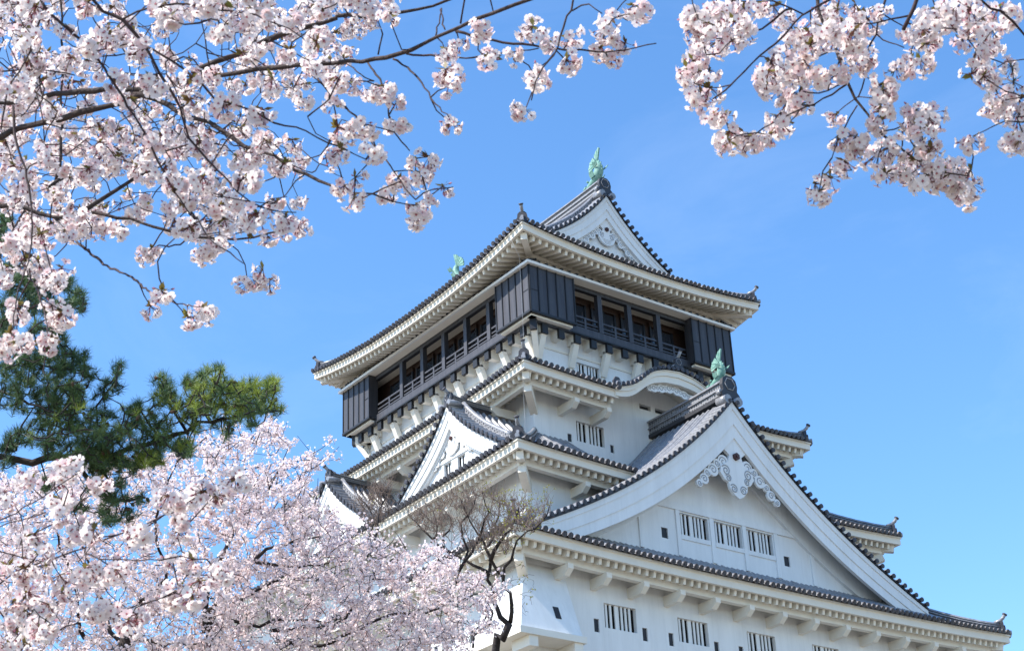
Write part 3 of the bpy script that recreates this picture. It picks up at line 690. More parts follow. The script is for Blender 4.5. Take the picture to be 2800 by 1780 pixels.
# ---- the black top storey
bx, by = 6.5, 8.37
top = MB()                                     # soffit moulding, frieze wall, inner walls
for sd, T in SIDE.items():
    fb = sd in ('front', 'back'); O, H = (8.58, 6.7) if fb else (6.7, 8.58); I = (7.8 if fb else 5.95); HI = 5.95 if fb else 7.8
    q = lambda s, o, z: T(s*(H-(O-o)), o, z)
    # lip, flat soffit behind it
    P = [q(-1, O-.12, 10.2), q(1, O-.12, 10.2), q(1, O, 10.2), q(-1, O, 10.2), q(-1, O-.12, 10.34), q(1, O-.12, 10.34), q(1, O, 10.34), q(-1, O, 10.34)]
    top.hexa(P, 'plaster')
    top.face([q(-1, O-.12, 10.215), q(1, O-.12, 10.215), q(1, O-1.6, 10.215), q(-1, O-1.6, 10.215)], 'trim')
    # frieze wall
    top.face([q(-1, I, 10.4), q(1, I, 10.4), q(1, I, 12.2), q(-1, I, 12.2)], 'trim')
    top.prism([(-HI, 11.0), (HI, 11.0), (HI, 11.22), (-HI, 11.22)], T, I+.003, I+.10, 'trim')
    # floor underside
    top.face([q(-1, O-.6, 7.62), q(1, O-.6, 7.62), q(1, O-2, 7.62), q(-1, O-2, 7.62)], 'trim')
top.build('top_storey_cornice', keep)
cap = MB()                                     # dark sloping metal cap with ribs above the cornice
for sd, T in SIDE.items():
    fb = sd in ('front', 'back'); O, H = (8.58, 6.7) if fb else (6.7, 8.58)
    q = lambda s, o, z: T(s*(H-(O-o)), o, z)
    cap.face([q(-1, O-.0, 10.35), q(1, O-.0, 10.35), q(1, O-.78, 10.62), q(-1, O-.78, 10.62)], 'blackrib')
    for s in np.arange(-H+.25, H-.2, .46): cap.beam(T(s, O+.02, 10.375), T(s, O-.72, 10.64), .11, .1, 'blackrib')
cap.build('cornice_cap', keep)
inner = MB()
for sd, T in SIDE.items():
    fb = sd in ('front', 'back'); O, H = (7.05, 5.2) if fb else (5.2, 7.05)
    inner.face([T(-H, O, 7.62), T(H, O, 7.62), T(H, O, 10.3), T(-H, O, 10.3)], 'wood')
    O2 = 8.0 if fb else 6.13; H2 = 6.1 if fb else 7.97
    inner.face([T(-H2, O2-.02, 7.72), T(H2, O2-.02, 7.72), T(H2, O2-1.2, 7.72), T(-H2, O2-1.2, 7.72)], 'blackrib')
inner.build('gallery_wall', keep)
def panel_box(sd, a0, a1, o0, o1, corner):
    """one black boarded corner bay, seen on this side; ribs at the joints"""
    T = SIDE[sd]; mb = MB(); z0, z1 = 7.74, 10.2
    mb.prism([(a0, z0), (a1, z0), (a1, z1), (a0, z1)], T, o0, o1, 'black')
    n = 5
    for k in range(n+1):
        a = a0+(a1-a0)*k/n; e = .028
        a = min(max(a, a0+e), a1-e)
        mb.prism([(a-e, z0), (a+e, z0), (a+e, z1), (a-e, z1)], T, o1+.002, o1+.045, 'blackrib')
    mb.prism([(a0-.02, z0-.06), (a1+.02, z0-.06), (a1+.02, z0+.05), (a0-.02, z0+.05)], T, o1-.1, o1+.06, 'blackrib')
    mb.prism([(a0+.02, 8.9), (a0+(a1-a0)/n-.03, 8.9), (a0+(a1-a0)/n-.03, 8.93), (a0+.02, 8.93)], T, o1+.001, o1+.02, 'blackrib')
    mb.prism([(a0+.12, z0-.16), (a1-.12, z0-.16), (a1-.12, z0-.062), (a0+.12, z0-.062)], T, o0+.05, o1-.12, 'trim')
    return mb.build('corner_bay', keep)
for sd in ('front', 'back'):
    for s in (-1, 1):
        a = sorted((s*3.78, s*6.5)); panel_box(sd, a[0], a[1], 7.85, 8.37, s)
for sd in ('left', 'right'):
    for s in (-1, 1):
        a = sorted((s*5.70, s*8.367)); panel_box(sd, a[0], a[1], 5.98, 6.497, s)
def gallery(sd):
    T = SIDE[sd]; fb = sd in ('front', 'back'); O = 8.0 if fb else 6.13; H = 3.78 if fb else 5.70
    posts = (-1.9, 0, 1.9) if fb else (-4.54, -2.59, -.66, 1.27, 3.2)
    full = 6.0 if fb else 7.87
    mb = MB(); mb.prism([(-full, 7.5), (full, 7.5), (full, 7.93), (-full, 7.93)], T, O-.24, O, 'black')
    mb.prism([(-H, 7.47), (H, 7.47), (H, 7.55), (-H, 7.55)], T, O+.002, O+.05, 'blackrib')
    mb.build('sill_beam', keep)
    mb = MB(); mb.prism([(-H, 9.98), (H, 9.98), (H, 10.21), (-H, 10.21)], T, O-.22, O, 'black'); mb.build('head_beam', keep)
    for p in posts:
        mb = MB(); mb.prism([(p-.13, 7.932), (p+.13, 7.932), (p+.13, 9.978), (p-.13, 9.978)], T, O-.24, O+.015, 'black'); mb.build('gallery_post', keep)
    edges = [-H]+list(posts)+[H]
    for a0, a1 in zip(edges[:-1], edges[1:]):
        a0 += .13; a1 -= .13; mb = MB(); c = (a0+a1)/2
        for z, e in ((8.52, .045), (8.25, .035), (8.06, .035)):
            mb.prism([(a0, z-e), (a1, z-e), (a1, z+e), (a0, z+e)], T, O-.16, O-.06, 'black')
        mb.prism([(c-.06, 7.932), (c+.06, 7.932), (c+.06, 8.56), (c-.06, 8.56)], T, O-.17, O-.05, 'black')
        mb.build('railing', keep)
        # sliding window behind: frame, glass, bars
        o2 = (7.05 if fb else 5.2)+.02; w_ = a1-a0
        mb = MB()
        for x in (a0+.08, c-.02, a1-.1): mb.prism([(x-.05, 7.8), (x+.05, 7.8), (x+.05, 9.9), (x-.05, 9.9)], T, o2, o2+.1, 'blackrib')
        mb.prism([(a0, 9.75), (a1, 9.75), (a1, 9.98), (a0, 9.98)], T, o2, o2+.12, 'wood')
        for z in (8.65, 8.85, 9.05): mb.prism([(a0+.13, z-.02), (a1-.15, z-.02), (a1-.15, z+.02), (a0+.13, z+.02)], T, o2+.04, o2+.09, 'blackrib')
        wdw = mb.build('gallery_window', keep)
        mb = MB(); mb.face([T(a0+.12, o2+.03, 7.9), T(c-.07, o2+.03, 7.9), T(c-.07, o2+.03, 9.7), T(a0+.12, o2+.03, 9.7)], 'glass'); mb.face([T(c+.03, o2+.03, 7.9), T(a1-.15, o2+.03, 7.9), T(a1-.15, o2+.03, 9.7), T(c+.03, o2+.03, 9.7)], 'glass'); mb.build('pane', wdw)
    # joists with dark caps, every other one on a slanting brace
    n = 5 if fb else 7; wl = 7.3 if fb else 5.4; step = .985 if fb else .963; off = (.56 if fb else .55)
    k0 = -int(full/step)-1
    c0 = -5.36 if fb else -5.21
    ks = [c0+step*i for i in range(-3, 16)]; ks = [s for s in ks if abs(s) < full-.3]
    for i, s in enumerate(ks):
        mb = MB(); tip = O-.02
        mb.prism([(wl-.02, 7.06), (tip-.16, 7.06), (tip-.16, 7.6), (wl-.02, 7.6)], lambda a, c, z, s=s: T(s+c, a, z), -.15, .15, 'trim')
        mb.prism([(tip-.158, 7.02), (tip, 7.02), (tip, 7.5), (tip-.158, 7.5)], lambda a, c, z, s=s: T(s+c, a, z), -.17, .17, 'blackrib')
        jo = mb.build('joist', keep)
        idx = int(round((s-c0)/step))
        if idx % 2 == (0 if not fb else 0):
            bm_ = MB(); bm_.beam(T(s, wl-.02, 6.0), T(s, tip-.22, 7.12), .30, .28, 'trim'); bm_.build('brace', jo)
for sd in SIDE: gallery(sd)
for sx in (-1, 1):
    for sy in (-1, 1):
        mb = MB(); p = V(sx*5.4, sy*7.3, 7.33); q = V(sx*6.0, sy*7.9, 7.33)
        mb.beam(p, q, .3, .54, 'trim'); mb.beam(q, q+V(sx*.12, sy*.12, 0), .34, .6, 'blackrib'); jo = mb.build('joist', keep)
        bm_ = MB(); bm_.beam(V(sx*5.4, sy*7.3, 6.0), V(sx*5.93, sy*7.83, 7.1), .26, .24, 'trim'); bm_.build('brace', jo)
# lightning-conductor cable hung down the near corner
mb = MB()
mb.tube([(-7.75, -8.6, 11.3), (-7.3, -8.75, 10.2), (-7.3, -8.75, 5.2), (-9.0, -10.2, 3.75)], .006, 'groove', 4)
mb.tube([(-9.0, -10.2, 3.75), (-8.6, -10.2, 3.0), (-8.6, -10.2, .2), (-11.5, -12.7, -1.6)], .006, 'groove', 4)
mb.tube([(-11.5, -12.7, -1.6), (-11.1, -12.7, -2.3), (-11.1, -12.7, -4.6)], .006, 'groove', 4)
mb.build('conductor_cable', keep)
#TREES
# ================================================================== trees
def cat_rom(P, step):
    P = np.array(P, float); Q = np.vstack([2*P[0]-P[1], P, 2*P[-1]-P[-2]]); out = []
    for i in range(1, len(Q)-2):
        n = max(1, int(np.linalg.norm(Q[i+1]-Q[i])/step))
        for k in range(n):
            t = k/n; a, b, c, d = Q[i-1], Q[i], Q[i+1], Q[i+2]
            out.append(.5*((2*b)+(-a+c)*t+(2*a-5*b+4*c-d)*t*t+(-a+3*b-3*c+d)*t**3))
    out.append(Q[-2]); return np.array(out)
def inside(poly, p):
    x, y = p; r = False; j = len(poly)-1
    for i in range(len(poly)):
        xi, yi = poly[i]; xj, yj = poly[j]
        if (yi > y) != (yj > y) and x < (xj-xi)*(y-yi)/(yj-yi)+xi: r = not r
        j = i
    return r
def rot_mats(dirs, rng, spin=True):
    """rotation matrices whose z column points along dirs"""
    z = dirs/np.linalg.norm(dirs, axis=1)[:, None]; n = len(z)
    ref = np.tile(V(0, 0, 1), (n, 1)); ref[np.abs(z[:, 2]) > .9] = V(1, 0, 0)
    x = np.cross(ref, z); x /= np.linalg.norm(x, axis=1)[:, None]; y = np.cross(z, x)
    if spin:
        a = rng.uniform(0, 2*math.pi, n)[:, None]; x, y = x*np.cos(a)+y*np.sin(a), -x*np.sin(a)+y*np.cos(a)
    return np.stack([x, y, z], axis=2)
class Proto:
    def __init__(s): s.v = []; s.g = {}
    def add(s, pts, m):
        i = len(s.v); s.v += [tuple(p) for p in pts]; s.g.setdefault((m, len(pts)), []).append(list(range(i, i+len(pts))))
    def tube3(s, p, q, r, m, r2=None):
        p = np.array(p); q = np.array(q); d = q-p; d /= np.linalg.norm(d)+1e-9; a = np.cross(d, V(.3, .5, .8)); a /= np.linalg.norm(a)+1e-9; b = np.cross(d, a)
        A = [p+r*(math.cos(t)*a+math.sin(t)*b) for t in (0, 2.1, 4.2)]; B = [q+(r2 or r)*(math.cos(t)*a+math.sin(t)*b) for t in (0, 2.1, 4.2)]
        for i in range(3): s.add([A[i], A[(i+1) % 3], B[(i+1) % 3], B[i]], m)
    def done(s):
        s.V = np.array(s.v); s.G = {k: np.array(f) for k, f in s.g.items()}; return s
def stamp(name, protos, pos, rots, scales, which, parent):
    vs = []; gs = {}; off = 0
    for k, p in enumerate(protos):
        idx = np.where(which == k)[0]
        if not len(idx): continue
        vv = np.einsum('nij,vj->nvi', rots[idx], p.V)*scales[idx][:, None, None]+pos[idx][:, None, :]
        nv = len(p.V)
        for (m, kk), f in p.G.items():
            ff = f[None]+(off+np.arange(len(idx))*nv)[:, None, None]
            gs.setdefault((m, kk), []).append(ff.reshape(-1, kk))
        vs.append(vv.reshape(-1, 3)); off += nv*len(idx)
    o = np_mesh(name, np.concatenate(vs), [(np.concatenate(f), m) for (m, kk), f in sorted(gs.items())], parent)
    return o
def flower(pr, c, n, R, rng, pm, heart=True):
    n = n/np.linalg.norm(n); Rm = rot_mats(n[None], rng)[0]; cup = rng.uniform(.1, .55)
    w_ = lambda x, y, z: c+Rm@V(x, y, z)*R
    for k in range(5):
        a = 2*math.pi*k/5+rng.normal(0, .05); ca, sa = math.cos(a), math.sin(a); t = rng.uniform(-.1, .1); cu = cup+rng.normal(0, .07)
        P = [(.08, 0, 0), (.46, -.38, .5*cu+t), (.80, -.42, .84*cu*.9+t), (1.0, -.15, cu*.8), (.90, 0, cu*.8), (1.0, .15, cu*.8), (.80, .42, .84*cu*.9-t), (.46, .38, .5*cu-t)]
        pr.add([w_(x*ca-y*sa, x*sa+y*ca, z) for x, y, z in P], pm)
    if heart:
        pr.add([w_(.2*math.cos(t), .2*math.sin(t), .16) for t in np.linspace(0, 6.283, 6)[:-1]], 'heart')
        pr.add([w_(.30*math.cos(t), .30*math.sin(t), .26+.0) for t in (0.4, 1.0, 1.5)], 'stamen'); pr.add([w_(.30*math.cos(t), .30*math.sin(t), .26) for t in (2.5, 3.1, 3.6)], 'stamen'); pr.add([w_(.28*math.cos(t), .28*math.sin(t), .26) for t in (4.5, 5.1, 5.6)], 'stamen')
    pr.tube3(c-n*R*.42, c+n*R*.06, R*.10, 'calyx', R*.17)
def make_umbel(seed, nf, nb, leaf, spread=1.0):
    rng = np.random.default_rng(seed); pr = Proto()
    for i in range(nf):
        th = rng.uniform(0, 2*math.pi); el = rng.uniform(-1.2, .35)
        d = V(math.cos(th)*math.cos(el), math.sin(th)*math.cos(el), math.sin(el)); L = rng.uniform(.030, .052)*spread
        c = d*L+V(0, 0, -.012); R = rng.uniform(.0180, .0225)
        face = d+V(0, 0, -.25)+rng.normal(0, .35, 3)
        pr.tube3(V(0, 0, 0), c-face/np.linalg.norm(face)*R*.4, .0011, 'calyx' if rng.random() < .6 else 'leafy')
        flower(pr, c, face, R, rng, 'petalp' if rng.random() < .22 else 'petal')
    for i in range(nb):
        th = rng.uniform(0, 2*math.pi); el = rng.uniform(-1.4, .5)
        d = V(math.cos(th)*math.cos(el), math.sin(th)*math.cos(el), math.sin(el)); L = rng.uniform(.02, .042); c = d*L
        pr.tube3(V(0, 0, 0), c, .001, 'calyx'); pr.tube3(c, c+d*.006, .0026, 'calyx', .004); pr.tube3(c+d*.006, c+d*.014, .0045, 'bud', .0022)
    for i in range(leaf):
        th = rng.uniform(0, 2*math.pi); d = V(math.cos(th), math.sin(th), rng.uniform(-.3, .9)); d /= np.linalg.norm(d); s = np.cross(d, V(.1, .2, 1)); s /= np.linalg.norm(s)
        L = rng.uniform(.018, .042); pr.add([V(0, 0, 0), d*L*.45+s*L*.22, d*L, d*L*.45-s*L*.22], 'leafy')
    for i in range(3):                       # bud scales at the foot of the umbel
        d = rng.normal(0, 1, 3); d /= np.linalg.norm(d); s = np.cross(d, V(.3, .1, 1)); s /= np.linalg.norm(s)
        pr.add([V(0, 0, 0), d*.006+s*.004, d*.012, d*.006-s*.004], 'leafy')
    return pr.done()
UMB = [make_umbel(100+i, [9, 11, 12, 14, 16, 18, 12, 7, 4, 13][i], [2, 3, 1, 2, 3, 2, 5, 7, 8, 3][i], [4, 3, 5, 3, 4, 3, 4, 5, 5, 4][i], [.80, .84, .9, .92, .98, 1.02, .86, .9, .9, .92][i]) for i in range(10)]
def blossoms(name, pts, parent, rng, smin=.9, smax=1.15, full=True):
    pts = np.array(pts); n = len(pts)
    d = np.tile(V(0, 0, 1), (n, 1))+rng.normal(0, .35, (n, 3)); R = rot_mats(d, rng)
    wh = rng.choice(10, n, p=[.08, .12, .12, .15, .15, .13, .08, .05, .03, .09])
    o = stamp(name, UMB, pts, R, rng.uniform(smin, smax, n), wh, parent); o['kind'] = 'stuff'; return o
def limb(parent, px, d0, d1, w0, w1, bark='bark', name='branch', step=.06, wob=.004, n=8, rng=RNG, extra=None):
    """a branch along a path of photo pixels, its distance running from d0 to d1 metres, w0/w1 its width in photo pixels"""
    L = np.concatenate([[0], np.cumsum(np.hypot(*np.diff(np.array(px, float), axis=0).T))]); L /= L[-1]
    P = [at(x, y, d0+(d1-d0)*t) for (x, y), t in zip(px, L)]
    if extra is not None: P = list(extra)+P
    C = cat_rom(P, step); m = len(C); wv = RNG.normal(0, wob, (m, 3)); C = C+wv
    t = np.linspace(0, 1, m); r = (w0*d0*(1-t)+w1*d1*t)/CF/2
    r = r*(1+.10*np.sin(t*m*.9+RNG.uniform(0, 6))+RNG.normal(0, .05, m))
    mb = MB(); mb.tube(C, r, bark, n)
    o = mb.build(name, parent); return C, o
def grow(skel, targets, rng, step, sag=0.0, jit=.15, maxd=None, srt=True):
    """join every target to the nearest point of the growing skeleton; returns list of paths"""
    S = np.array(skel, float); paths = []; T_ = np.array(targets, float)
    if srt:
        d = np.array([np.min(np.sum((S-t)**2, axis=1)) for t in T_]); T_ = T_[np.argsort(d)]
    buf = np.zeros((len(S)+len(T_)*14, 3)); buf[:len(S)] = S; n = len(S)
    for t in T_:
        dd = np.sum((buf[:n]-t)**2, axis=1); i = int(np.argmin(dd)); s = buf[i].copy(); L = math.sqrt(dd[i])
        if maxd and L > maxd: continue
        if L < step*.3: paths.append(np.array([s, t])); continue
        k = max(2, min(12, int(L/step)))
        u = np.linspace(0, 1, k+1)[:, None]; off = rng.normal(0, 1, 3)*L*jit; off2 = rng.normal(0, 1, 3)*L*jit*.5
        p = s+(t-s)*u+np.sin(u*math.pi)*(off+V(0, 0, -sag*L))+np.sin(2*u*math.pi)*off2
        paths.append(p); m = min(len(p)-1, 13); buf[n:n+m] = p[1:m+1]; n += m
    return paths
def twigs(name, paths, r0, r1, m, parent, n=4):
    vs = []; fs = []; off = 0; ang = np.arange(n)*2*math.pi/n
    for p in paths:
        k = len(p); t = np.gradient(p, axis=0); t /= np.linalg.norm(t, axis=1)[:, None]+1e-9
        a = np.cross(t, V(.31, .22, .92)); a /= np.linalg.norm(a, axis=1)[:, None]+1e-9; b = np.cross(t, a)
        r = np.linspace(r0, r1, k)[:, None, None]
        ring = p[:, None, :]+r*(np.cos(ang)[None, :, None]*a[:, None, :]+np.sin(ang)[None, :, None]*b[:, None, :])
        vs.append(ring.reshape(-1, 3)); i = np.arange(k-1)[:, None]*n; j = np.arange(n)[None]; j2 = (j+1) % n
        fs.append(np.stack([i+j, i+j2, i+n+j2, i+n+j], axis=2).reshape(-1, 4)+off); off += k*n
    o = np_mesh(name, np.concatenate(vs), [(np.concatenate(fs), m)], parent); o['kind'] = 'stuff'; return o
def zA(*p): return [(.3945*a, .3945*b) for a, b in p]
def zB(*p): return [(900+.3945*a, .3945*b) for a, b in p]
def zC(*p): return [(1800+.4153*a, .4153*b) for a, b in p]
def zD(*p): return [(.4573*a, 550+.4573*b) for a, b in p]
def zE(*p): return [(.3788*a, 1200+.3788*b) for a, b in p]
def zF(*p): return [(800+.4114*a, 1150+.4114*b) for a, b in p]
def along(C, every, rng, jit=.02, start=.15):
    L = np.concatenate([[0], np.cumsum(np.linalg.norm(np.diff(C, axis=0), axis=1))]); out = []
    s = L[-1]*start
    while s < L[-1]:
        i = min(len(C)-1, int(np.searchsorted(L, s))); out.append(C[i]+rng.normal(0, jit, 3)); s += every*rng.uniform(.6, 1.5)
    return out
def clear(pts, gaps, soft=0):
    out = []
    for p in pts:
        v = p-CAM; z = v@CFW; x = 1400+CF*(v@CR)/z; y = 890-CF*(v@CU)/z
        if all((x-gx)**2/(rx*rx)+(y-gy)**2/(ry*ry) > 1 for gx, gy, rx, ry in gaps): out.append(p)
    return out
# ---------------------------------------------------------------- overhead cherry, upper left
t1 = thing('cherry_tree', 'blossoming cherry tree reaching in from the upper left with thick grey limbs and drooping twigs', 'tree', at(-1500, 900, 8.6)*V(1, 1, 0)+V(0, 0, GROUND))
base = at(-1500, 900, 8.6); bz = np.array(t1.location)
loc = lambda P: [p-bz for p in P]
crotch = at(-1350, 800, 8.6)
def reparent(t):                                 # parts are built in world space: keep them there under a moved Empty
    for o in list(bpy.data.objects):
        if o.parent == t: o.matrix_parent_inverse = mathutils.Matrix.Translation(-mathutils.Vector(t.location))
mb = MB(); tp = cat_rom([V(bz[0], bz[1], GROUND-.2), V(bz[0]+.05, bz[1], GROUND+.8), base*.5+V(bz[0], bz[1], GROUND+1.6)*.5, crotch], .15)
mb.tube(tp, np.linspace(.34, .16, len(tp)), 'bark', 12); mb.build('trunk', t1)
limbs = []
def LB(px, d0, d1, w0, w1, ex=None, **k):
    C, o = limb(t1, px, d0, d1, w0, w1, extra=ex, **k); limbs.append(C); return C
L1 = LB(zA((70, 700), (300, 665), (560, 632), (900, 615), (1180, 585), (1400, 550), (1600, 505), (1900, 470), (2100, 445))+zB((130, 440), (400, 400), (560, 350), (740, 260), (900, 185), (1130, 100), (1290, 30), (1420, -10), (1600, -90)), 7.6, 6.2, 30, 9, ex=[crotch, at(-500, 330, 8.0)])
L1b = LB(zA((-80, 960), (0, 940), (150, 880), (420, 825), (560, 780), (750, 740), (960, 665), (1100, 620), (1220, 578)), 7.7, 7.3, 34, 15, ex=[crotch, at(-500, 480, 8.0)])
L1c = LB(zA((1350, 510), (1500, 420), (1650, 380), (1850, 290), (2100, 200), (2330, 130))+zB((50, 115), (240, 105), (500, 90), (720, 45), (900, -20)), 7.3, 7.0, 17, 8)
L2 = LB(zA((920, 640), (1080, 690), (1250, 790), (1440, 850), (1560, 930), (1700, 1010), (1900, 1090), (2050, 1190), (2350, 1310))+zB((60, 1300), (150, 1338), (300, 1342), (450, 1400)), 7.4, 6.6, 15, 5)
L3 = LB(zD((-150, 20), (0, 25), (150, 30), (330, 95), (400, 92), (500, 65), (700, 95), (850, 130), (1000, 170), (1200, 225), (1400, 232), (1520, 215), (1680, 180)), 7.9, 7.3, 30, 5, ex=[crotch, at(-500, 600, 8.2)])
L3b = LB(zA((590, 1455), (660, 1415), (760, 1340), (870, 1270), (1030, 1190), (1200, 1100), (1440, 960), (1600, 850)), 8.0, 8.6, 13, 5)
L3c = LB(zA((350, 1300), (460, 1220), (620, 1130), (880, 1020), (1060, 880)), 8.0, 8.8, 11, 4)
LB(zA((400, 1250), (420, 1060), (425, 860), (430, 500), (430, 280), (420, 60), (410, -60)), 8.2, 8.6, 9, 6)
high = at(-700, -420, 7.0)
top_limb = LB([(-300, -330), (0, -240), (300, -190), (650, -150), (1000, -140), (1400, -170)], 6.2, 6.4, 26, 10, ex=[crotch, high])
tw = []
def TW(px, d0, d1, w0=6, w1=3, **k):
    C, o = limb(t1, px, d0, d1, w0*1.05, w1*1.1, bark='twig', name='branch', step=.035, wob=.0022, n=6, **k); tw.append(C); return C
TW([(70, -190)]+zA((250, -100), (300, 30), (330, 80), (460, 200), (640, 360), (760, 530), (850, 680), (960, 850), (1040, 990), (1120, 1180), (1250, 1390), (1360, 1520)), 6.0, 5.7, 10, 4)
TW([(200, -190)]+zA((640, 0), (850, 140), (960, 270), (1040, 380), (1100, 500), (1180, 620), (1250, 760), (1310, 960), (1440, 1110), (1560, 1240), (1640, 1330), (1740, 1410), (1950, 1470), (2060, 1468)), 5.9, 5.6, 12, 3)
TW(zA((1000, 320), (1200, 430), (1400, 580), (1480, 680), (1700, 745), (1900, 850), (2050, 880), (2200, 960), (2408, 1040))+zB((120, 1040), (250, 1110)), 5.85, 5.6, 7, 3)
TW([(100, -215)]+zA((300, -40), (290, 120), (230, 290), (180, 420), (80, 570), (30, 740), (10, 900)), 5.9, 5.6, 7, 4)
TW([(420, -170)]+zA((1070, -60), (1150, 110), (1280, 165), (1460, 140), (1520, 150)), 5.9, 5.7, 6, 4)
TW(zA((850, 140), (960, 90), (1080, 45), (1300, 25), (1480, 60), (1760, 100), (1860, 140), (2000, 200), (2100, 270), (2170, 340)), 5.8, 5.6, 6, 3)
TW(zA((90, 740), (100, 900), (140, 1050), (190, 1230), (220, 1400), (225, 1520))+zD((188, 150), (185, 250), (170, 370), (110, 530), (85, 690), (80, 760)), 6.0, 5.5, 7, 3)
TW(zD((330, 100), (420, 190), (480, 260), (580, 340), (640, 390), (770, 445), (870, 520), (900, 545), (1040, 600), (1160, 630), (1220, 625)), 7.8, 5.8, 8, 3)
TW(zA((1250, 1390), (1360, 1520))+zD((1170, 90), (1220, 180), (1270, 250), (1370, 310), (1460, 375)), 5.8, 5.5, 5, 3)
TW(zD((140, 60), (70, 200), (80, 300), (150, 400), (230, 550), (270, 690), (285, 790)), 7.8, 5.6, 6, 3)
TW(zD((1120, 220), (1080, 260), (1010, 272), (950, 265)), 7.5, 7.3, 5, 3)
TW(zB((880, 215), (1000, 255), (1200, 295), (1350, 310), (1560, 340), (1740, 350), (1850, 365), (2050, 350), (2200, 310), (2270, 300)), 6.6, 6.3, 8, 2.5)
TW(zB((540, 378), (650, 385), (880, 400), (1000, 400), (1180, 375), (1450, 340)), 6.8, 6.5, 6, 3)
TW([(1585, -160)]+zB((1700, -20), (1650, 120), (1600, 260), (1560, 380), (1480, 470), (1430, 570), (1395, 690)), 6.3, 6.0, 7, 3)
TW(zB((1690, 70), (1740, 40), (1800, 30), (1890, 95)), 6.2, 6.1, 4, 3)
TW(zB((270, 440), (350, 550), (400, 690), (420, 840), (480, 950), (555, 1040)), 6.9, 6.3, 6, 3)
TW(zB((450, 410), (560, 490), (640, 580), (700, 670), (760, 750), (830, 820)), 6.8, 6.3, 6, 3)
TW(zA((2200, 540), (2300, 660), (2400, 760))+zB((80, 710), (180, 810), (260, 930), (310, 1020), (400, 1120), (470, 1220), (550, 1340), (600, 1390)), 7.0, 6.2, 6, 3)
TW(zB((130, 450), (220, 520), (310, 565)), 6.9, 6.7, 4, 3)
TW([(1275, -160)]+zB((935, -10), (910, 170)), 6.4, 6.5, 6, 5)
TW([(1340, -160)]+zB((1115, -10), (1135, 95)), 6.4, 6.4, 4, 3)
TW(zB((370, 240), (340, 385)), 6.9, 6.9, 4, 4); TW(zB((780, 60), (740, 250)), 6.8, 6.6, 4, 4); TW(zB((770, 70), (795, 210)), 6.8, 6.6, 4, 4)
TW(zB((600, 1380), (650, 1340), (720, 1320), (860, 1310)), 6.2, 6.1, 4, 2.5)
TW(zB((2000, 80), (2040, 30), (2100, -40), (2130, -160)), 6.1, 6.2, 3, 4)
TW(zA((20, 488), (310, 490), (520, 520)), 6.2, 6.4, 4, 3); TW(zA((650, 350), (870, 310), (1010, 300)), 6.4, 6.5, 4, 3); TW(zA((670, 400), (870, 376), (1010, 395)), 6.5, 6.6, 4, 3); TW(zA((760, 515), (930, 510), (1020, 525), (1150, 510)), 6.5, 6.6, 4, 3)
TW(zA((-40, 330), (60, 480), (240, 320), (170, 180), (60, 0)), 6.3, 6.6, 4, 3); TW(zA((240, 330), (320, 520), (250, 640)), 6.4, 6.8, 4, 3)
# blossom umbels: traced tufts, then tufts along the twigs and on finer side twigs
rng = np.random.default_rng(5)
ex = []                                            # (x, y, radius in photo px, depth)
for u, v, r in ((440, 520, 60), (430, 480, 50), (520, 560, 60), (390, 600, 60), (330, 620, 55), (480, 690, 60), (590, 680, 60), (510, 850, 60), (560, 810, 45), (440, 840, 45), (780, 560, 60), (830, 600, 50), (740, 600, 40), (810, 480, 50), (850, 860, 80), (790, 870, 55), (910, 880, 55), (880, 800, 35), (800, 340, 55), (850, 320, 40), (900, 290, 40), (1010, 400, 50), (1100, 420, 55), (1060, 440, 50), (1140, 400, 40),
               (960, 220, 40), (1040, 190, 40), (1100, 200, 40), (1410, 180, 30), (1490, 200, 60), (1500, 280, 60), (1440, 270, 50), (1380, 420, 50), (1320, 350, 50), (1280, 390, 40), (1470, 420, 55), (1580, 480, 55), (1520, 490, 45), (1660, 250, 50), (1720, 220, 60), (1780, 300, 70), (1830, 260, 60), (1880, 330, 70), (1920, 200, 60), (2000, 150, 60), (1950, 130, 55), (2020, 230, 60), (2050, 300, 55), (1960, 380, 70), (2000, 430, 55), (1820, 400, 60), (1860, 430, 45), (2080, 380, 45), (2150, 350, 30), (1700, 350, 60), (1640, 420, 50), (1540, 420, 45), (2260, 270, 50), (2310, 260, 45), (2160, 60, 80), (2110, 40, 60), (2210, 40, 60),
               (1390, 720, 50), (1360, 760, 40), (1420, 770, 45), (1330, 760, 30), (1440, 560, 35), (1420, 500, 30),
               (60, 880, 70), (140, 930, 60), (230, 860, 60), (150, 830, 40), (250, 1010, 60), (180, 1000, 60), (300, 950, 50), (210, 930, 40), (30, 1090, 60), (90, 1060, 50), (440, 1060, 70), (520, 1080, 70), (600, 1100, 70), (690, 1090, 60), (560, 1180, 70), (640, 1200, 60), (480, 1250, 70), (560, 1280, 70), (400, 1330, 80), (500, 1370, 70), (600, 1420, 70), (690, 1400, 55), (320, 1380, 60), (600, 1480, 50), (250, 1320, 60), (180, 1230, 60), (100, 1280, 70), (40, 1240, 60), (170, 1370, 60), (790, 1290, 35),
               (120, 560, 70), (60, 540, 70), (170, 580, 40), (30, 720, 70), (110, 690, 60)):
    for x, y in zB((u, v)): ex.append((x, y, r*.3945, 6.5))
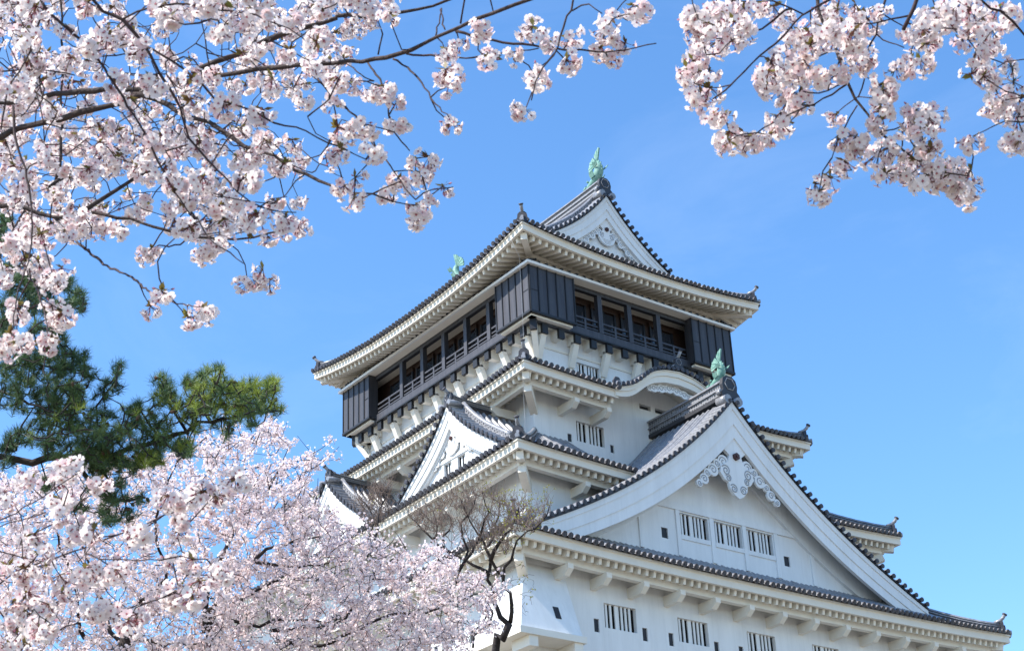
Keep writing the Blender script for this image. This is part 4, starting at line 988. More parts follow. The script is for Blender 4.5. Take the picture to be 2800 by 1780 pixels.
for u, v, r in ((250, 190, 80), (320, 250, 70), (350, 330, 70), (230, 350, 60), (300, 430, 90), (370, 400, 70), (330, 470, 60), (150, 610, 70), (120, 670, 60), (200, 720, 70), (90, 620, 50), (310, 650, 70), (380, 660, 80), (420, 620, 60), (350, 690, 60), (60, 790, 70), (110, 830, 80), (50, 850, 60), (160, 850, 50), (260, 840, 60), (310, 840, 60), (970, 540, 60), (940, 610, 70), (990, 650, 60), (900, 630, 45), (1060, 680, 45), (1120, 690, 60), (1170, 710, 45), (1210, 640, 40), (910, 280, 60), (880, 310, 45), (950, 310, 45), (900, 230, 25), (1560, 400, 80), (1520, 460, 70), (1600, 470, 70), (1480, 490, 50), (1620, 420, 50), (1230, 290, 80), (1300, 260, 70), (1200, 320, 60), (1310, 200, 60), (1250, 180, 60), (470, 150, 80), (560, 160, 70), (430, 110, 60), (640, 150, 60), (720, 150, 60), (760, 170, 45), (100, 200, 60), (60, 240, 60), (20, 200, 50), (1450, 240, 60), (1540, 260, 50), (1480, 180, 60), (1600, 210, 60), (1650, 200, 50), (1720, 180, 60), (1780, 150, 60), (1820, 160, 40)):
    for x, y in zD((u, v)): ex.append((x, y, r*.4573, 6.4 if u > 840 and v > 500 or u < 420 else 7.2))
def umbels(ex, rng, dj=.12, k=1.0):
    out = []
    for x, y, r, d in ex:
        e_ = (r/(.062*CF/d))**2*1.55; e_ = k*max(e_, .42); m = int(e_)+(rng.random() < e_-int(e_))
        for _ in range(m):
            rr = max(0, r-.045*CF/d)*math.sqrt(rng.random()); a = rng.uniform(0, 6.283)
            out.append(at(x+rr*math.cos(a), y+rr*math.sin(a), d+rng.normal(0, dj)))
    return out
pts1 = umbels(ex, rng)
mask = [(-60, -60), (1090, -60), (1060, 60), (960, 95), (955, 170), (880, 235), (820, 330), (850, 430), (800, 500), (850, 560), (800, 630), (700, 610), (600, 640), (500, 650), (420, 630), (330, 590), (200, 640), (130, 720), (-60, 800)]
gaps = [(375, 28, 60, 35), (350, 190, 70, 26), (420, 175, 40, 28), (520, 95, 45, 40), (140, 110, 30, 22), (205, 262, 22, 30), (805, 325, 75, 50), (770, 290, 45, 30), (212, 525, 45, 30), (780, 500, 70, 42), (610, 150, 32, 26), (440, 262, 30, 22), (890, 350, 60, 60), (100, 195, 30, 22), (620, 370, 26, 20), (300, 590, 40, 15), (860, 210, 40, 20), (700, 450, 26, 16), (440, 590, 50, 14), (255, 405, 18, 14)]
bg1 = []; tries = 0
while len(bg1) < 600 and tries < 9000:
    tries += 1; x, y = rng.uniform(-60, 1090), rng.uniform(-60, 800)
    if not inside(mask, (x, y)): continue
    dpt = rng.choice([rng.uniform(6.2, 7.6), rng.uniform(8.0, 10.2)], p=[.2, .8])
    g_ = 1.0 if dpt > 8 else 1.12
    if any((x-gx)**2/(rx*g_)**2+(y-gy)**2/(ry*g_)**2 < 1 for gx, gy, rx, ry in gaps): continue
    bg1.append(at(x, y, dpt))
skel = np.concatenate(limbs[:8]+tw)
fw1 = along(np.concatenate([]) if False else tw[0], .16, rng, .03)+along(tw[1], .13, rng, .03)+along(tw[2], .10, rng, .03)+along(tw[4], .12, rng)+along(tw[5], .10, rng)+along(tw[3], .11, rng)
fw1 = clear(fw1, gaps)
paths = grow(skel, np.array(pts1+bg1+fw1), rng, .05, jit=.10, maxd=2.2)
# a few bare hairline twigs crossing the gaps
xt = [at(rng.uniform(0, 1000), rng.uniform(0, 560), rng.uniform(6, 8)) for _ in range(60)]
paths += grow(skel, np.array(xt), rng, .05, jit=.12, maxd=.6)
twigs('twigs', paths, .0034, .0020, 'twig', t1)
blossoms('blossoms', pts1+fw1+bg1, t1, rng)
reparent(t1)
# ---------------------------------------------------------------- overhead cherry, upper right
t2 = thing('cherry_tree', 'blossoming cherry tree hanging down from the top right corner against open sky', 'tree', at(5500, 700, 7.2)*V(1, 1, 0)+V(0, 0, GROUND))
b2 = np.array(t2.location); cr2 = at(5200, 250, 7.2)
mb = MB(); tp = cat_rom([V(b2[0], b2[1], GROUND-.2), V(b2[0], b2[1]+.05, GROUND+.8), at(5500, 700, 7.2)*.5+V(b2[0], b2[1], GROUND+1.5)*.5, cr2], .15); mb.tube(tp, np.linspace(.3, .14, len(tp)), 'bark', 12); mb.build('trunk', t2)
limbs2 = []; tw2 = []
def L2B(px, d0, d1, w0, w1, ex=None, **k):
    C, o = limb(t2, px, d0, d1, w0, w1, extra=ex, **k); limbs2.append(C); return C
L2B([(4300, -120), (3700, -320), (3300, -300), (2900, -260), (2600, -250), (2300, -200), (2050, -170), (1850, -160)], 6.9, 6.2, 52, 8, ex=[cr2])
L2B([(2330, -190)]+zC((1040, -60), (1045, 60), (1085, 140), (1120, 220), (1150, 290), (1190, 390), (1240, 530), (1300, 650), (1380, 760), (1480, 890), (1560, 960), (1640, 1020), (1740, 1080), (1900, 1130), (2040, 1170)), 6.4, 6.0, 14, 4)
def TW2(px, d0, d1, w0=6, w1=3):
    C, o = limb(t2, px, d0, d1, w0*1.05, w1*1.1, bark='twig', name='branch', step=.035, wob=.0022, n=6); tw2.append(C); return C
TW2([(2420, -220)]+zC((1200, -60), (1100, 15), (950, 100), (830, 230), (720, 330), (620, 420), (520, 520), (440, 600), (365, 660)), 6.3, 5.8, 8, 4)
TW2(zC((880, 60), (830, 70), (760, 130), (680, 190), (520, 250), (400, 350)), 6.2, 6.1, 6, 3)
TW2([(1900, -165)]+zC((380, -20), (500, 10), (640, 10), (760, 10), (870, 60), (950, 95)), 6.2, 6.2, 5, 4)
TW2([(2520, -240)]+zC((1520, -60), (1450, 130), (1440, 230), (1400, 290), (1380, 400), (1360, 530), (1320, 640)), 6.5, 6.2, 8, 4)
TW2(zC((1240, 560), (1150, 620), (1030, 680), (930, 720), (870, 755), (750, 815), (650, 865), (560, 890)), 6.2, 6.0, 5, 3)
TW2(zC((1300, 690), (1260, 770), (1220, 850), (1170, 950), (1150, 1040)), 6.15, 6.0, 4, 3)
TW2([(2560, -245)]+zC((1720, -60), (1700, 0), (1650, 110), (1610, 190)), 6.1, 6.0, 14, 10)
TW2(zC((1650, 100), (1540, 130), (1400, 150), (1300, 150)), 6.1, 6.0, 5, 3)
TW2([(2580, -248)]+zC((1790, -40), (1880, 90), (1960, 210)), 6.3, 6.2, 5, 3)
TW2(zC((1640, 150), (1750, 185), (1950, 190), (2060, 240), (2110, 290)), 6.05, 6.2, 5, 3)
TW2([(2640, -250)]+zC((2120, -20), (2250, 70), (2340, 150), (2450, 290)), 5.8, 5.8, 8, 6)
TW2(zC((1440, 230), (1520, 290), (1620, 310)), 6.3, 6.2, 4, 3); TW2(zC((1490, 870), (1560, 850), (1640, 820)), 6.1, 6.1, 4, 3); TW2(zC((1430, 850), (1340, 890)), 6.1, 6.1, 4, 3); TW2(zC((1480, 920), (1440, 1080)), 6.05, 6.0, 4, 3)
TW2([(2900, -258), (2980, 100)]+zC((2500, 350), (2400, 390), (2290, 410), (2230, 440)), 6.0, 5.8, 7, 3)
TW2([(2990, 180)]+zC((2520, 700), (2408, 800), (2290, 800), (2140, 860), (2070, 900)), 6.1, 5.9, 6, 2.5)
TW2(zC((2480, 640), (2400, 640), (2230, 575)), 6.0, 5.9, 4, 3)
TW2([(1895, -164)]+zC((220, -20), (225, 30), (250, 100)), 6.1, 6.0, 4, 3)
TW2(zC((1145, 340), (1020, 390), (950, 430)), 6.2, 6.1, 4, 3); TW2(zC((1240, 550), (1060, 612), (950, 600)), 6.2, 6.1, 4, 3)
ex2 = []
for u, v, r in ((170, 80, 60), (230, 110, 70), (180, 160, 60), (250, 200, 80), (320, 150, 90), (290, 260, 70), (390, 70, 100), (470, 50, 80), (560, 60, 90), (500, 150, 90), (430, 210, 80), (400, 270, 60), (560, 200, 80), (620, 130, 70), (640, 300, 70), (580, 320, 60), (480, 260, 60), (280, 330, 60), (230, 400, 70), (190, 450, 60), (300, 400, 70), (340, 460, 70), (260, 470, 60), (380, 380, 50), (220, 500, 35), (660, 30, 80), (760, 40, 80), (820, 110, 80), (700, 220, 70), (760, 180, 70), (880, 200, 70), (860, 270, 60), (940, 210, 70), (900, 130, 60), (1000, 120, 70), (1010, 210, 80), (1090, 80, 80), (1100, 180, 90), (1060, 280, 80), (1000, 300, 60), (1150, 230, 70), (1180, 60, 80), (1200, 150, 80), (1240, 270, 80), (1290, 200, 80), (1330, 90, 90), (1340, 290, 60), (1400, 220, 70), (1300, 320, 50), (1380, 130, 70), (1450, 70, 70), (1500, 110, 50), (1300, 30, 70),
               (740, 400, 70), (720, 470, 70), (800, 480, 70), (880, 430, 70), (910, 490, 60), (860, 380, 60), (780, 440, 40), (970, 410, 50), (960, 470, 60), (720, 560, 60), (790, 600, 70), (860, 590, 60), (860, 660, 70), (930, 630, 50), (940, 690, 40), (740, 610, 45), (1060, 430, 60), (1030, 500, 60), (1120, 490, 70), (1170, 540, 60), (1080, 560, 50), (1200, 470, 50), (1060, 620, 40), (1060, 720, 50), (1110, 770, 55), (1170, 750, 45), (1040, 680, 30), (340, 580, 50), (290, 620, 50), (240, 670, 55), (230, 720, 50), (280, 750, 55), (360, 760, 60), (420, 760, 60), (460, 720, 40), (340, 790, 40), (470, 870, 45), (470, 930, 50), (530, 960, 60), (580, 910, 60), (620, 900, 40), (560, 870, 40), (640, 930, 30), (780, 760, 40), (800, 800, 50), (860, 810, 45), (890, 850, 40), (740, 880, 35), (840, 770, 35),
               (1300, 390, 60), (1350, 370, 50), (1420, 520, 50), (1460, 560, 60), (1520, 550, 60), (1540, 490, 45), (1480, 590, 45), (1560, 450, 25), (1440, 650, 30), (1330, 760, 45), (1310, 820, 50), (1470, 740, 50), (1460, 800, 40), (1420, 480, 35), (1590, 210, 50), (1620, 260, 60), (1700, 250, 60), (1760, 290, 60), (1690, 320, 60), (1600, 380, 50), (1660, 400, 50), (1720, 400, 60), (1780, 340, 50), (1740, 200, 50), (1660, 200, 50), (1580, 300, 35),
               (1640, 60, 60), (1760, 100, 70), (1790, 160, 50), (1850, 60, 90), (1940, 90, 80), (1960, 30, 80), (1880, 150, 50), (2050, 60, 70), (2100, 110, 70), (2060, 170, 70), (2160, 150, 70), (2200, 200, 70), (2240, 130, 60), (2120, 200, 50), (2290, 90, 60), (2240, 50, 50), (2000, 260, 50), (2080, 270, 60), (2140, 290, 60), (1970, 360, 55), (2040, 340, 60), (2100, 340, 50), (2220, 290, 30), (2080, 430, 60), (2160, 430, 60), (2060, 490, 50), (2140, 500, 60), (2220, 470, 60), (2200, 540, 60), (2280, 500, 60), (2330, 440, 60), (2340, 540, 60), (2290, 600, 60), (2380, 580, 60), (2370, 650, 60), (2300, 670, 50), (2230, 680, 60), (2190, 670, 40), (2260, 720, 45), (2320, 720, 40), (2380, 720, 40), (2040, 880, 40), (2060, 920, 35), (2340, 900, 50), (2380, 920, 50), (2310, 910, 30),
               (1200, 890, 50), (1230, 940, 60), (1290, 970, 60), (1360, 900, 50), (1400, 970, 60), (1450, 1010, 55), (1510, 970, 50), (1540, 920, 45), (1300, 900, 45), (1700, 740, 60), (1760, 770, 60), (1800, 750, 45), (1800, 830, 50), (1720, 830, 60), (1680, 870, 45), (1610, 850, 35), (1660, 890, 40), (1740, 960, 50), (1790, 980, 50), (1690, 970, 40), (1390, 1080, 50), (1370, 1130, 50), (1430, 1150, 60), (1500, 1140, 55), (1530, 1090, 50), (1470, 1180, 35), (1140, 1080, 60), (1090, 1100, 50), (1070, 1150, 45), (1130, 1160, 55), (1200, 1120, 55), (1230, 1060, 35), (1180, 1190, 30), (1080, 1220, 50), (1030, 1210, 25), (1060, 1260, 35),
               (1580, 1100, 40), (1640, 1110, 50), (1700, 1040, 55), (1740, 1060, 50), (1720, 1150, 60), (1800, 1130, 60), (1870, 1160, 60), (1790, 1200, 50), (1860, 1080, 60), (1880, 1020, 45), (1940, 1090, 60), (1980, 1150, 60), (2000, 1080, 50), (1930, 1190, 60), (2060, 1120, 50), (2090, 1180, 45), (2060, 1210, 40), (1960, 1250, 60), (2030, 1260, 50), (1980, 1290, 30), (1730, 1200, 40), (1660, 1150, 40)):
    for x, y in zC((u, v)): ex2.append((x, y, r*.4153, 6.1+(.35 if rng.random() < .35 else 0)))
p2 = umbels(ex2, rng, .1, 1.3)
sk2 = np.concatenate(limbs2+tw2)
pa2 = grow(sk2, np.array(p2), rng, .05, jit=.10, maxd=2.0)
twigs('twigs', pa2, .0032, .0020, 'twig', t2); blossoms('blossoms', p2, t2, rng); reparent(t2)
# ---------------------------------------------------------------- nearest boughs, lower left
t3 = thing('cherry_tree', 'nearest cherry tree at lower left, large white blossoms on thin slanting boughs', 'tree', at(-1300, 2600, 7.4)*V(1, 1, 0)+V(0, 0, GROUND))
b3 = np.array(t3.location); cr3 = at(-1250, 2350, 7.4)
mb = MB(); tp = cat_rom([V(b3[0], b3[1], GROUND-.2), V(b3[0]+.05, b3[1], GROUND+.6), (cr3+V(b3[0], b3[1], GROUND+.6))/2+V(.1, 0, 0), cr3], .12); mb.tube(tp, np.linspace(.24, .12, len(tp)), 'bark', 12); mb.build('trunk', t3)
tw3 = []
def TW3(px, d0, d1, w0, w1, ex=None):
    C, o = limb(t3, px, d0, d1, w0, w1, bark='twig', name='branch', step=.04, wob=.0025, n=6, extra=ex); tw3.append(C); return C
TW3([(-300, 1620)]+zE((-60, 620), (0, 590), (170, 500), (310, 420), (400, 350), (500, 290), (565, 238)), 6.6, 6.2, 8, 3, [cr3])
TW3([(-300, 1640)]+zE((-60, 645), (0, 630), (150, 580), (330, 530)), 6.6, 6.3, 6, 3, [cr3])
TW3([(-320, 1800), (-60, 1640)]+zE((120, 960), (370, 872), (480, 830), (600, 790), (760, 720), (900, 670), (1040, 620), (1100, 590), (1240, 520), (1400, 420), (1560, 340), (1700, 270), (1770, 215)), 6.9, 6.3, 11, 3, [cr3])
TW3([(-320, 1660)]+zE((-60, 800), (0, 810), (150, 850), (340, 890)), 6.8, 6.6, 6, 3, [cr3])
TW3(zE((600, 815), (720, 860), (820, 862), (940, 875), (1150, 868)), 6.7, 6.5, 4, 3)
TW3([(-360, 1950)]+zE((-100, 1600), (80, 1530), (250, 1460), (420, 1370), (600, 1320), (720, 1310), (830, 1270), (960, 1210), (1080, 1170), (1250, 1110)), 7.0, 6.4, 10, 3, [cr3])
TW3([(-330, 1720)]+zE((-60, 1000), (0, 990), (100, 960), (200, 920)), 6.7, 6.5, 5, 3, [cr3])
TW3([(-340, 1900)]+zE((-50, 1230), (0, 1250), (80, 1360), (200, 1490), (300, 1560)), 7.2, 7.2, 9, 5, [cr3])
ex3 = []
for u, v, r in ((60, 430, 110), (30, 380, 70), (450, 230, 100), (500, 200, 70), (400, 280, 60), (420, 450, 110), (480, 430, 60), (440, 560, 110), (250, 680, 90), (180, 690, 50), (560, 680, 120), (680, 650, 90), (620, 610, 60), (300, 780, 120), (150, 850, 100), (600, 900, 120), (780, 930, 140), (880, 850, 110), (720, 960, 80), (1000, 680, 90), (1060, 700, 50), (1280, 430, 140), (1210, 410, 70), (1440, 370, 120), (1420, 310, 60), (1560, 400, 90), (1520, 440, 60), (1320, 560, 100), (1260, 530, 60), (1300, 650, 70), (1240, 830, 110), (1340, 800, 70), (1380, 860, 100), (1420, 1000, 130), (1300, 1080, 130), (1380, 1120, 60), (1560, 980, 80), (1600, 950, 40), (1240, 1140, 80), (1000, 1230, 130), (1080, 1220, 60), (930, 1310, 90), (780, 1220, 80), (640, 1230, 80), (400, 1000, 120), (200, 960, 120), (60, 920, 100), (450, 1110, 90), (200, 1110, 130), (100, 1160, 100), (230, 1260, 150), (350, 1200, 100), (300, 1370, 140), (150, 1380, 110), (60, 1300, 80), (500, 1260, 60), (180, 1480, 110), (60, 1500, 100), (880, 630, 50), (740, 800, 60), (480, 760, 70), (520, 1000, 70), (330, 900, 90), (30, 1080, 70), (220, 290, 45), (720, 300, 40), (1700, 280, 45), (1640, 340, 40), (420, 1480, 70)):
    for x, y in zE((u, v)): ex3.append((x, y, r*.3788*1.0, 6.5+(.5 if rng.random() < .4 else 0)))
p3 = umbels(ex3, rng, .14)
pa3 = grow(np.concatenate(tw3), np.array(p3), rng, .05, jit=.1, maxd=2.0)
twigs('twigs', pa3, .0034, .0021, 'twig', t3); blossoms('blossoms', p3, t3, rng, .95, 1.2); reparent(t3)

# ---------------------------------------------------------------- middle-distance cherries in full bloom
def pent(seed):
    r_ = np.random.default_rng(seed); p = Proto()
    for k in range(2): 
        c = r_.normal(0, .008, 3)*k
        p.add([c+V(math.cos(t), math.sin(t), .0)*.0205+V(0, 0, r_.normal(0, .004)) for t in np.linspace(0, 6.283, 6)[:-1]], 'petald')
        if k == 0: continue
    return p.done()
PENT = [pent(i) for i in range(4)]
pk = Proto(); pk.add([V(math.cos(t), math.sin(t), 0)*.012 for t in np.linspace(0, 6.283, 5)[:-1]], 'petaldp'); PENT.append(pk.done())
def mid_cherry(label, poly, dlo, dhi, trunk_px, forks, nt, seed, nfl, top):
    rg = np.random.default_rng(seed)
    dm = (dlo+dhi)/2; P0 = at(*trunk_px[0], dm)
    t = thing('cherry_tree', label, 'tree', V(P0[0], P0[1], GROUND), 'pale pink cherries below the castle')
    lean = V(P0[0], P0[1], GROUND-.2)
    mb = MB(); up = [at(x, y, dm) for x, y in trunk_px]; tp = cat_rom([lean, (lean*.5+P0*.5)]+up, .4); tp[1:-1] += rg.normal(0, .02, (len(tp)-2, 3))
    mb.tube(tp, np.linspace(.30, .12, len(tp)), 'barkd', 10); mb.build('trunk', t)
    S = [tp[len(tp)//2:]]
    for f in forks:
        px, dd, w0, w1 = f
        C, o = limb(t, px, dm, dm+dd, w0, w1, bark='barkd', step=.18, wob=.018, n=7); S.append(C)
    xs = [p[0] for p in poly]; ys = [p[1] for p in poly]; tg = []
    while len(tg) < nt:
        x, y = rg.uniform(min(xs), max(xs)), rg.uniform(min(ys), max(ys))
        if inside(poly, (x, y)): tg.append(at(x, y, rg.uniform(dlo, dhi)))
    tg = np.array(tg); paths = grow(np.concatenate(S), tg, rg, .25, sag=-.05, jit=.09)
    ends = np.array([p[-1] for p in paths]); sprays = []
    for (x0, y0), (x1, y1) in zip(top[:-1], top[1:]):
        for _ in range(int(math.hypot(x1-x0, y1-y0)/20)):
            f = rg.random(); x, y = x0+(x1-x0)*f, y0+(y1-y0)*f; tip = at(x+rg.uniform(-25, 55), y-rg.uniform(-10, 62), rg.uniform(dlo, dhi))
            e = ends[np.argmin(np.sum((ends-tip)**2, axis=1)+rg.uniform(0, .8, len(ends)))]
            L = np.linalg.norm(tip-e); u = np.linspace(0, 1, 7)[:, None]
            sprays.append(e+(tip-e)*u+np.sin(u*math.pi)*rg.normal(0, .06, 3)*L)
    thick = [p for p in paths if len(p) > 5]; thin = [p for p in paths if len(p) <= 5]
    twigs('twigs', sprays, .008, .004, 'barkd', t)
    if thick: twigs('twigs', thick, .017, .006, 'barkd', t)
    twigs('twigs', thin, .008, .004, 'barkd', t)
    # flowers strung along the outer part of each shoot
    pos = []
    per = int(nfl/len(paths))
    for p in paths+sprays:
        L = np.linalg.norm(p[-1]-p[0]); nk = max(2, int(min(L, 1.6)/.13)); ks = np.clip(1-np.abs(rg.normal(0, .5, nk)), 0, 1)
        n = int(per*rg.uniform(.25, 1.75)); kk = rg.integers(0, nk, n)
        u = np.clip(ks[kk]+rg.normal(0, .012, n), 0, 1)*(len(p)-1); i = np.minimum(u.astype(int), len(p)-2); f = (u-i)[:, None]
        q = p[i]*(1-f)+p[i+1]*f
        pos.append(q+rg.normal(0, .042, (n, 3)))
    pos = np.concatenate(pos); n = len(pos)
    R = rot_mats(rg.normal(0, 1, (n, 3))+V(0, 0, -.15), rg)
    wh = rg.choice(5, n, p=[.205, .205, .205, .205, .18])
    o = stamp('blossoms', PENT, pos, R, rg.uniform(.8, 1.2, n), wh, t); o['kind'] = 'stuff'
    reparent(t); return t
k_ = 1.1628
D_ = lambda *p: [(a*k_, b*k_) for a, b in p]
polyL = D_((-40, 1110), (60, 1090), (170, 1085), (300, 1090), (420, 1065), (520, 1025), (600, 1005), (665, 985), (640, 1040), (700, 1035), (640, 1100), (600, 1180), (570, 1300), (560, 1420), (540, 1580), (-40, 1580))
polyR = D_((560, 1150), (640, 1090), (720, 1065), (765, 1075), (735, 1120), (745, 1180), (790, 1225), (860, 1250), (930, 1285), (1040, 1290), (1090, 1335), (1150, 1360), (1190, 1400), (1150, 1440), (1180, 1480), (1100, 1500), (1130, 1560), (520, 1580), (500, 1420), (540, 1280))
mid_cherry('pale pink cherry tree in full bloom under the pine bough at left', polyL, 25, 30, [(360, 1900), (345, 1780), (350, 1730)],
           [(zE((900, 1531), (880, 1460), (790, 1380), (760, 1200), (700, 1100), (560, 1030), (480, 960)), 1.0, 16, 5), (zE((900, 1500), (940, 1450), (1040, 1440), (1180, 1500), (1300, 1480), (1500, 1470)), -1.0, 12, 4),
            (zE((620, 1440), (580, 1380), (570, 1200), (500, 950), (420, 700), (300, 500), (200, 350)), .5, 12, 3), (zE((900, 1480), (980, 1250), (1130, 1080), (1200, 1000), (1150, 800), (1120, 600), (1220, 300), (1350, 100), (1500, 0)), -1.5, 12, 3), (zE((760, 1200), (640, 900), (560, 600), (700, 300), (850, 250)), 1.6, 9, 3)], 1450, 21, 40000, D_((160, 1085), (300, 1090), (420, 1065), (520, 1025), (600, 1005), (665, 985)))
mid_cherry("pale pink cherry tree in full bloom before the castle's left flank", polyR, 26, 31, [(560, 1920), (570, 1790), (590, 1690)],
           [(zE((1490, 1350), (1480, 1180), (1500, 1050), (1560, 900), (1640, 780), (1700, 600), (1800, 520), (1930, 380), (2000, 250)), .6, 20, 4), (zE((1480, 1260), (1560, 1200), (1620, 1100), (1660, 1040), (1780, 950), (1820, 880), (1920, 800), (2060, 760), (2300, 700)), -1, 18, 4),
            (zE((1590, 1190), (1560, 1100), (1500, 1040)), .3, 16, 10), (zE((1470, 1320), (1650, 1230), (1760, 1160), (1900, 1060), (2100, 1010), (2376, 1000)), 1.2, 12, 4), (zE((1820, 890), (2000, 900), (2160, 920), (2376, 900)), -.5, 10, 4),
            (zF((-150, 1400), (60, 1380), (300, 1350), (500, 1130), (560, 1000), (700, 900)), .5, 12, 4), (zF((-100, 1460), (200, 1480), (640, 1290), (860, 1280), (1060, 1210), (1290, 1130)), -1.0, 13, 4), (zE((1450, 1400), (1560, 1300), (1800, 1350), (2100, 1300), (2400, 1330)), .8, 12, 4)], 1500, 22, 36000, D_((560, 1130), (640, 1090), (720, 1065), (765, 1075), (740, 1130), (745, 1190), (790, 1235), (860, 1260), (930, 1290), (1040, 1290), (1090, 1335), (1150, 1360), (1190, 1400)))
# ---------------------------------------------------------------- pine at the left
pt0 = at(-900, 1500, 21)
pine = thing('pine_tree', 'dark green pine tree stretching a long bough above the cherry blossoms at left', 'tree', V(pt0[0], pt0[1], GROUND))
rg = np.random.default_rng(31)
mb = MB(); tp = cat_rom([V(pt0[0], pt0[1], GROUND-.2), V(pt0[0]+.2, pt0[1], GROUND+3), pt0, at(-760, 1000, 21), at(-640, 500, 21.3), at(-560, 0, 21.5)], .4); mb.tube(tp, np.linspace(.42, .12, len(tp)), 'barkd', 12); mb.build('trunk', pine)
PS = []
def PL(px, d0, d1, w0, w1, ex=None):
    C, o = limb(pine, px, d0, d1, w0, w1, bark='barkd', step=.15, wob=.02, n=8, extra=ex); PS.append(C); return C
PL([(-300, 1200)]+zE((-60, 95), (0, 110), (100, 160), (230, 182), (330, 150), (400, 110), (550, 120), (700, 130), (850, 118), (960, 85), (1180, 10))+zD((1120, 1375), (1180, 1330), (1250, 1310), (1400, 1290), (1500, 1270)), 21, 20.5, 40, 7, [at(-800, 1280, 21)])
PL([(-300, 960)]+zD((-40, 880), (60, 930), (150, 950), (260, 980), (380, 1020), (470, 1030)), 21, 20.6, 20, 5, [at(-760, 1000, 21)])
PL([(-300, 860)]+zD((-60, 480), (0, 488), (100, 510), (180, 540), (270, 575), (420, 590)), 21.3, 21, 16, 4, [at(-700, 800, 21.2)])
PL([(-300, 1060)]+zD((-40, 1130), (60, 1160), (180, 1200), (300, 1250), (420, 1300)), 21, 20, 20, 5, [at(-780, 1120, 21)])
PL(zD((560, 1420), (575, 1330), (590, 1230), (640, 1140), (690, 1060), (715, 980)), 20.6, 20.6, 8, 3)
PL(zD((960, 1425), (900, 1350), (840, 1260), (740, 1240)), 20.6, 20.2, 9, 3); PL(zD((1120, 1370), (1060, 1260), (990, 1170), (930, 1090)), 20.6, 20.8, 9, 3); PL(zD((1250, 1310), (1200, 1200), (1150, 1100), (1130, 1060)), 20.6, 20.4, 8, 3)
PL(zD((1260, 1305), (1330, 1200), (1320, 1090), (1300, 1020)), 20.5, 20.8, 8, 3); PL(zD((1400, 1290), (1500, 1200), (1580, 1130), (1630, 1100)), 20.5, 20.2, 8, 3); PL(zD((1480, 1275), (1590, 1260), (1660, 1240)), 20.5, 20.5, 6, 3)
PL(zE((520, 150), (600, 240), (700, 350), (800, 420), (900, 440), (1060, 430)), 20.8, 20.4, 16, 4); PL(zE((690, 150), (740, 220), (800, 330), (850, 470), (860, 560)), 20.8, 20.8, 8, 3); PL(zE((300, 150), (330, 300), (350, 380)), 20.8, 20.8, 5, 3)
PL(zD((270, 1500), (300, 1380), (380, 1250), (440, 1150), (520, 1100)), 20.8, 20.4, 12, 3); PL(zD((100, 1500), (120, 1350), (200, 1240)), 20.8, 20.9, 10, 3)
blobs = [  # (u, v, ru, rv, count, share of sunlit yellow-green) in zoom D coordinates
 (20, 140, 60, 70, 26, 0), (30, 260, 50, 70, 24, 0), (40, 430, 90, 60, 34, 0), (160, 420, 40, 80, 18, 0), (130, 500, 120, 60, 44, 0), (330, 500, 110, 50, 34, 0), (470, 590, 50, 70, 22, 0), (380, 640, 70, 50, 20, 0), (50, 640, 80, 80, 34, 0), (220, 620, 120, 60, 36, 0), (30, 760, 50, 60, 20, 0), (240, 770, 90, 50, 22, .3), (350, 840, 60, 60, 20, .2),
 (60, 930, 110, 80, 62, 0), (200, 930, 120, 70, 62, 0), (330, 960, 120, 70, 58, 0), (470, 930, 60, 40, 24, 0), (430, 1010, 100, 60, 46, 0), (530, 1030, 40, 50, 20, 0), (100, 1050, 130, 80, 66, 0), (280, 1080, 130, 70, 60, 0), (60, 1180, 90, 80, 46, 0), (200, 1210, 110, 80, 54, 0), (380, 1150, 110, 80, 60, .2), (480, 1150, 60, 70, 34, .5), (330, 1280, 120, 90, 66, .15), (450, 1280, 110, 90, 66, .3), (500, 1380, 120, 90, 64, .1), (250, 1400, 130, 90, 66, .1), (100, 1400, 70, 60, 20, 0), (60, 1460, 50, 40, 12, 0), (350, 1480, 150, 60, 60, .1), (550, 1470, 120, 60, 50, .05), (640, 1350, 90, 80, 44, .2), (700, 1440, 100, 70, 46, .1), (480, 1540, 150, 50, 50, .1), (650, 1560, 120, 60, 44, .1), (760, 1300, 90, 70, 38, .4), (830, 1260, 70, 60, 28, .5), (850, 1370, 100, 70, 44, .3), (960, 1330, 80, 80, 40, .3), (1000, 1440, 100, 60, 38, .4), (1080, 1480, 70, 50, 24, .2), (870, 1480, 100, 60, 36, .1),
 (690, 1050, 40, 40, 10, .2), (650, 1090, 60, 40, 16, .2), (715, 985, 25, 35, 6, .4), (610, 1170, 60, 50, 18, .1), (600, 1260, 60, 50, 18, .1), (700, 1130, 40, 30, 8, .1),
 (960, 1080, 50, 40, 16, .5), (990, 1130, 60, 50, 20, .5), (960, 1190, 60, 40, 18, .4), (1040, 1190, 70, 60, 26, .5), (1130, 1080, 40, 50, 18, .6), (1160, 1130, 60, 60, 26, .6), (1220, 1060, 50, 50, 20, .7), (1290, 1030, 50, 50, 20, .8), (1250, 1130, 80, 60, 40, .7), (1340, 1110, 60, 60, 28, .8), (1420, 1110, 60, 50, 26, .9), (1500, 1110, 50, 50, 22, .9), (1370, 1180, 90, 60, 44, .8), (1480, 1190, 90, 60, 44, .8), (1580, 1110, 60, 50, 26, .9), (1630, 1110, 45, 50, 20, .9), (1590, 1190, 70, 50, 30, .8), (1200, 1220, 90, 60, 44, .5), (1300, 1250, 80, 50, 36, .5), (1440, 1260, 90, 40, 36, .5), (1560, 1260, 80, 40, 30, .5), (1650, 1250, 40, 30, 12, .6), (1120, 1260, 80, 50, 34, .4), (1150, 1350, 60, 40, 18, .3), (1340, 1330, 80, 35, 20, .3), (1480, 1320, 60, 30, 14, .3), (1340, 1390, 40, 40, 10, .1)]
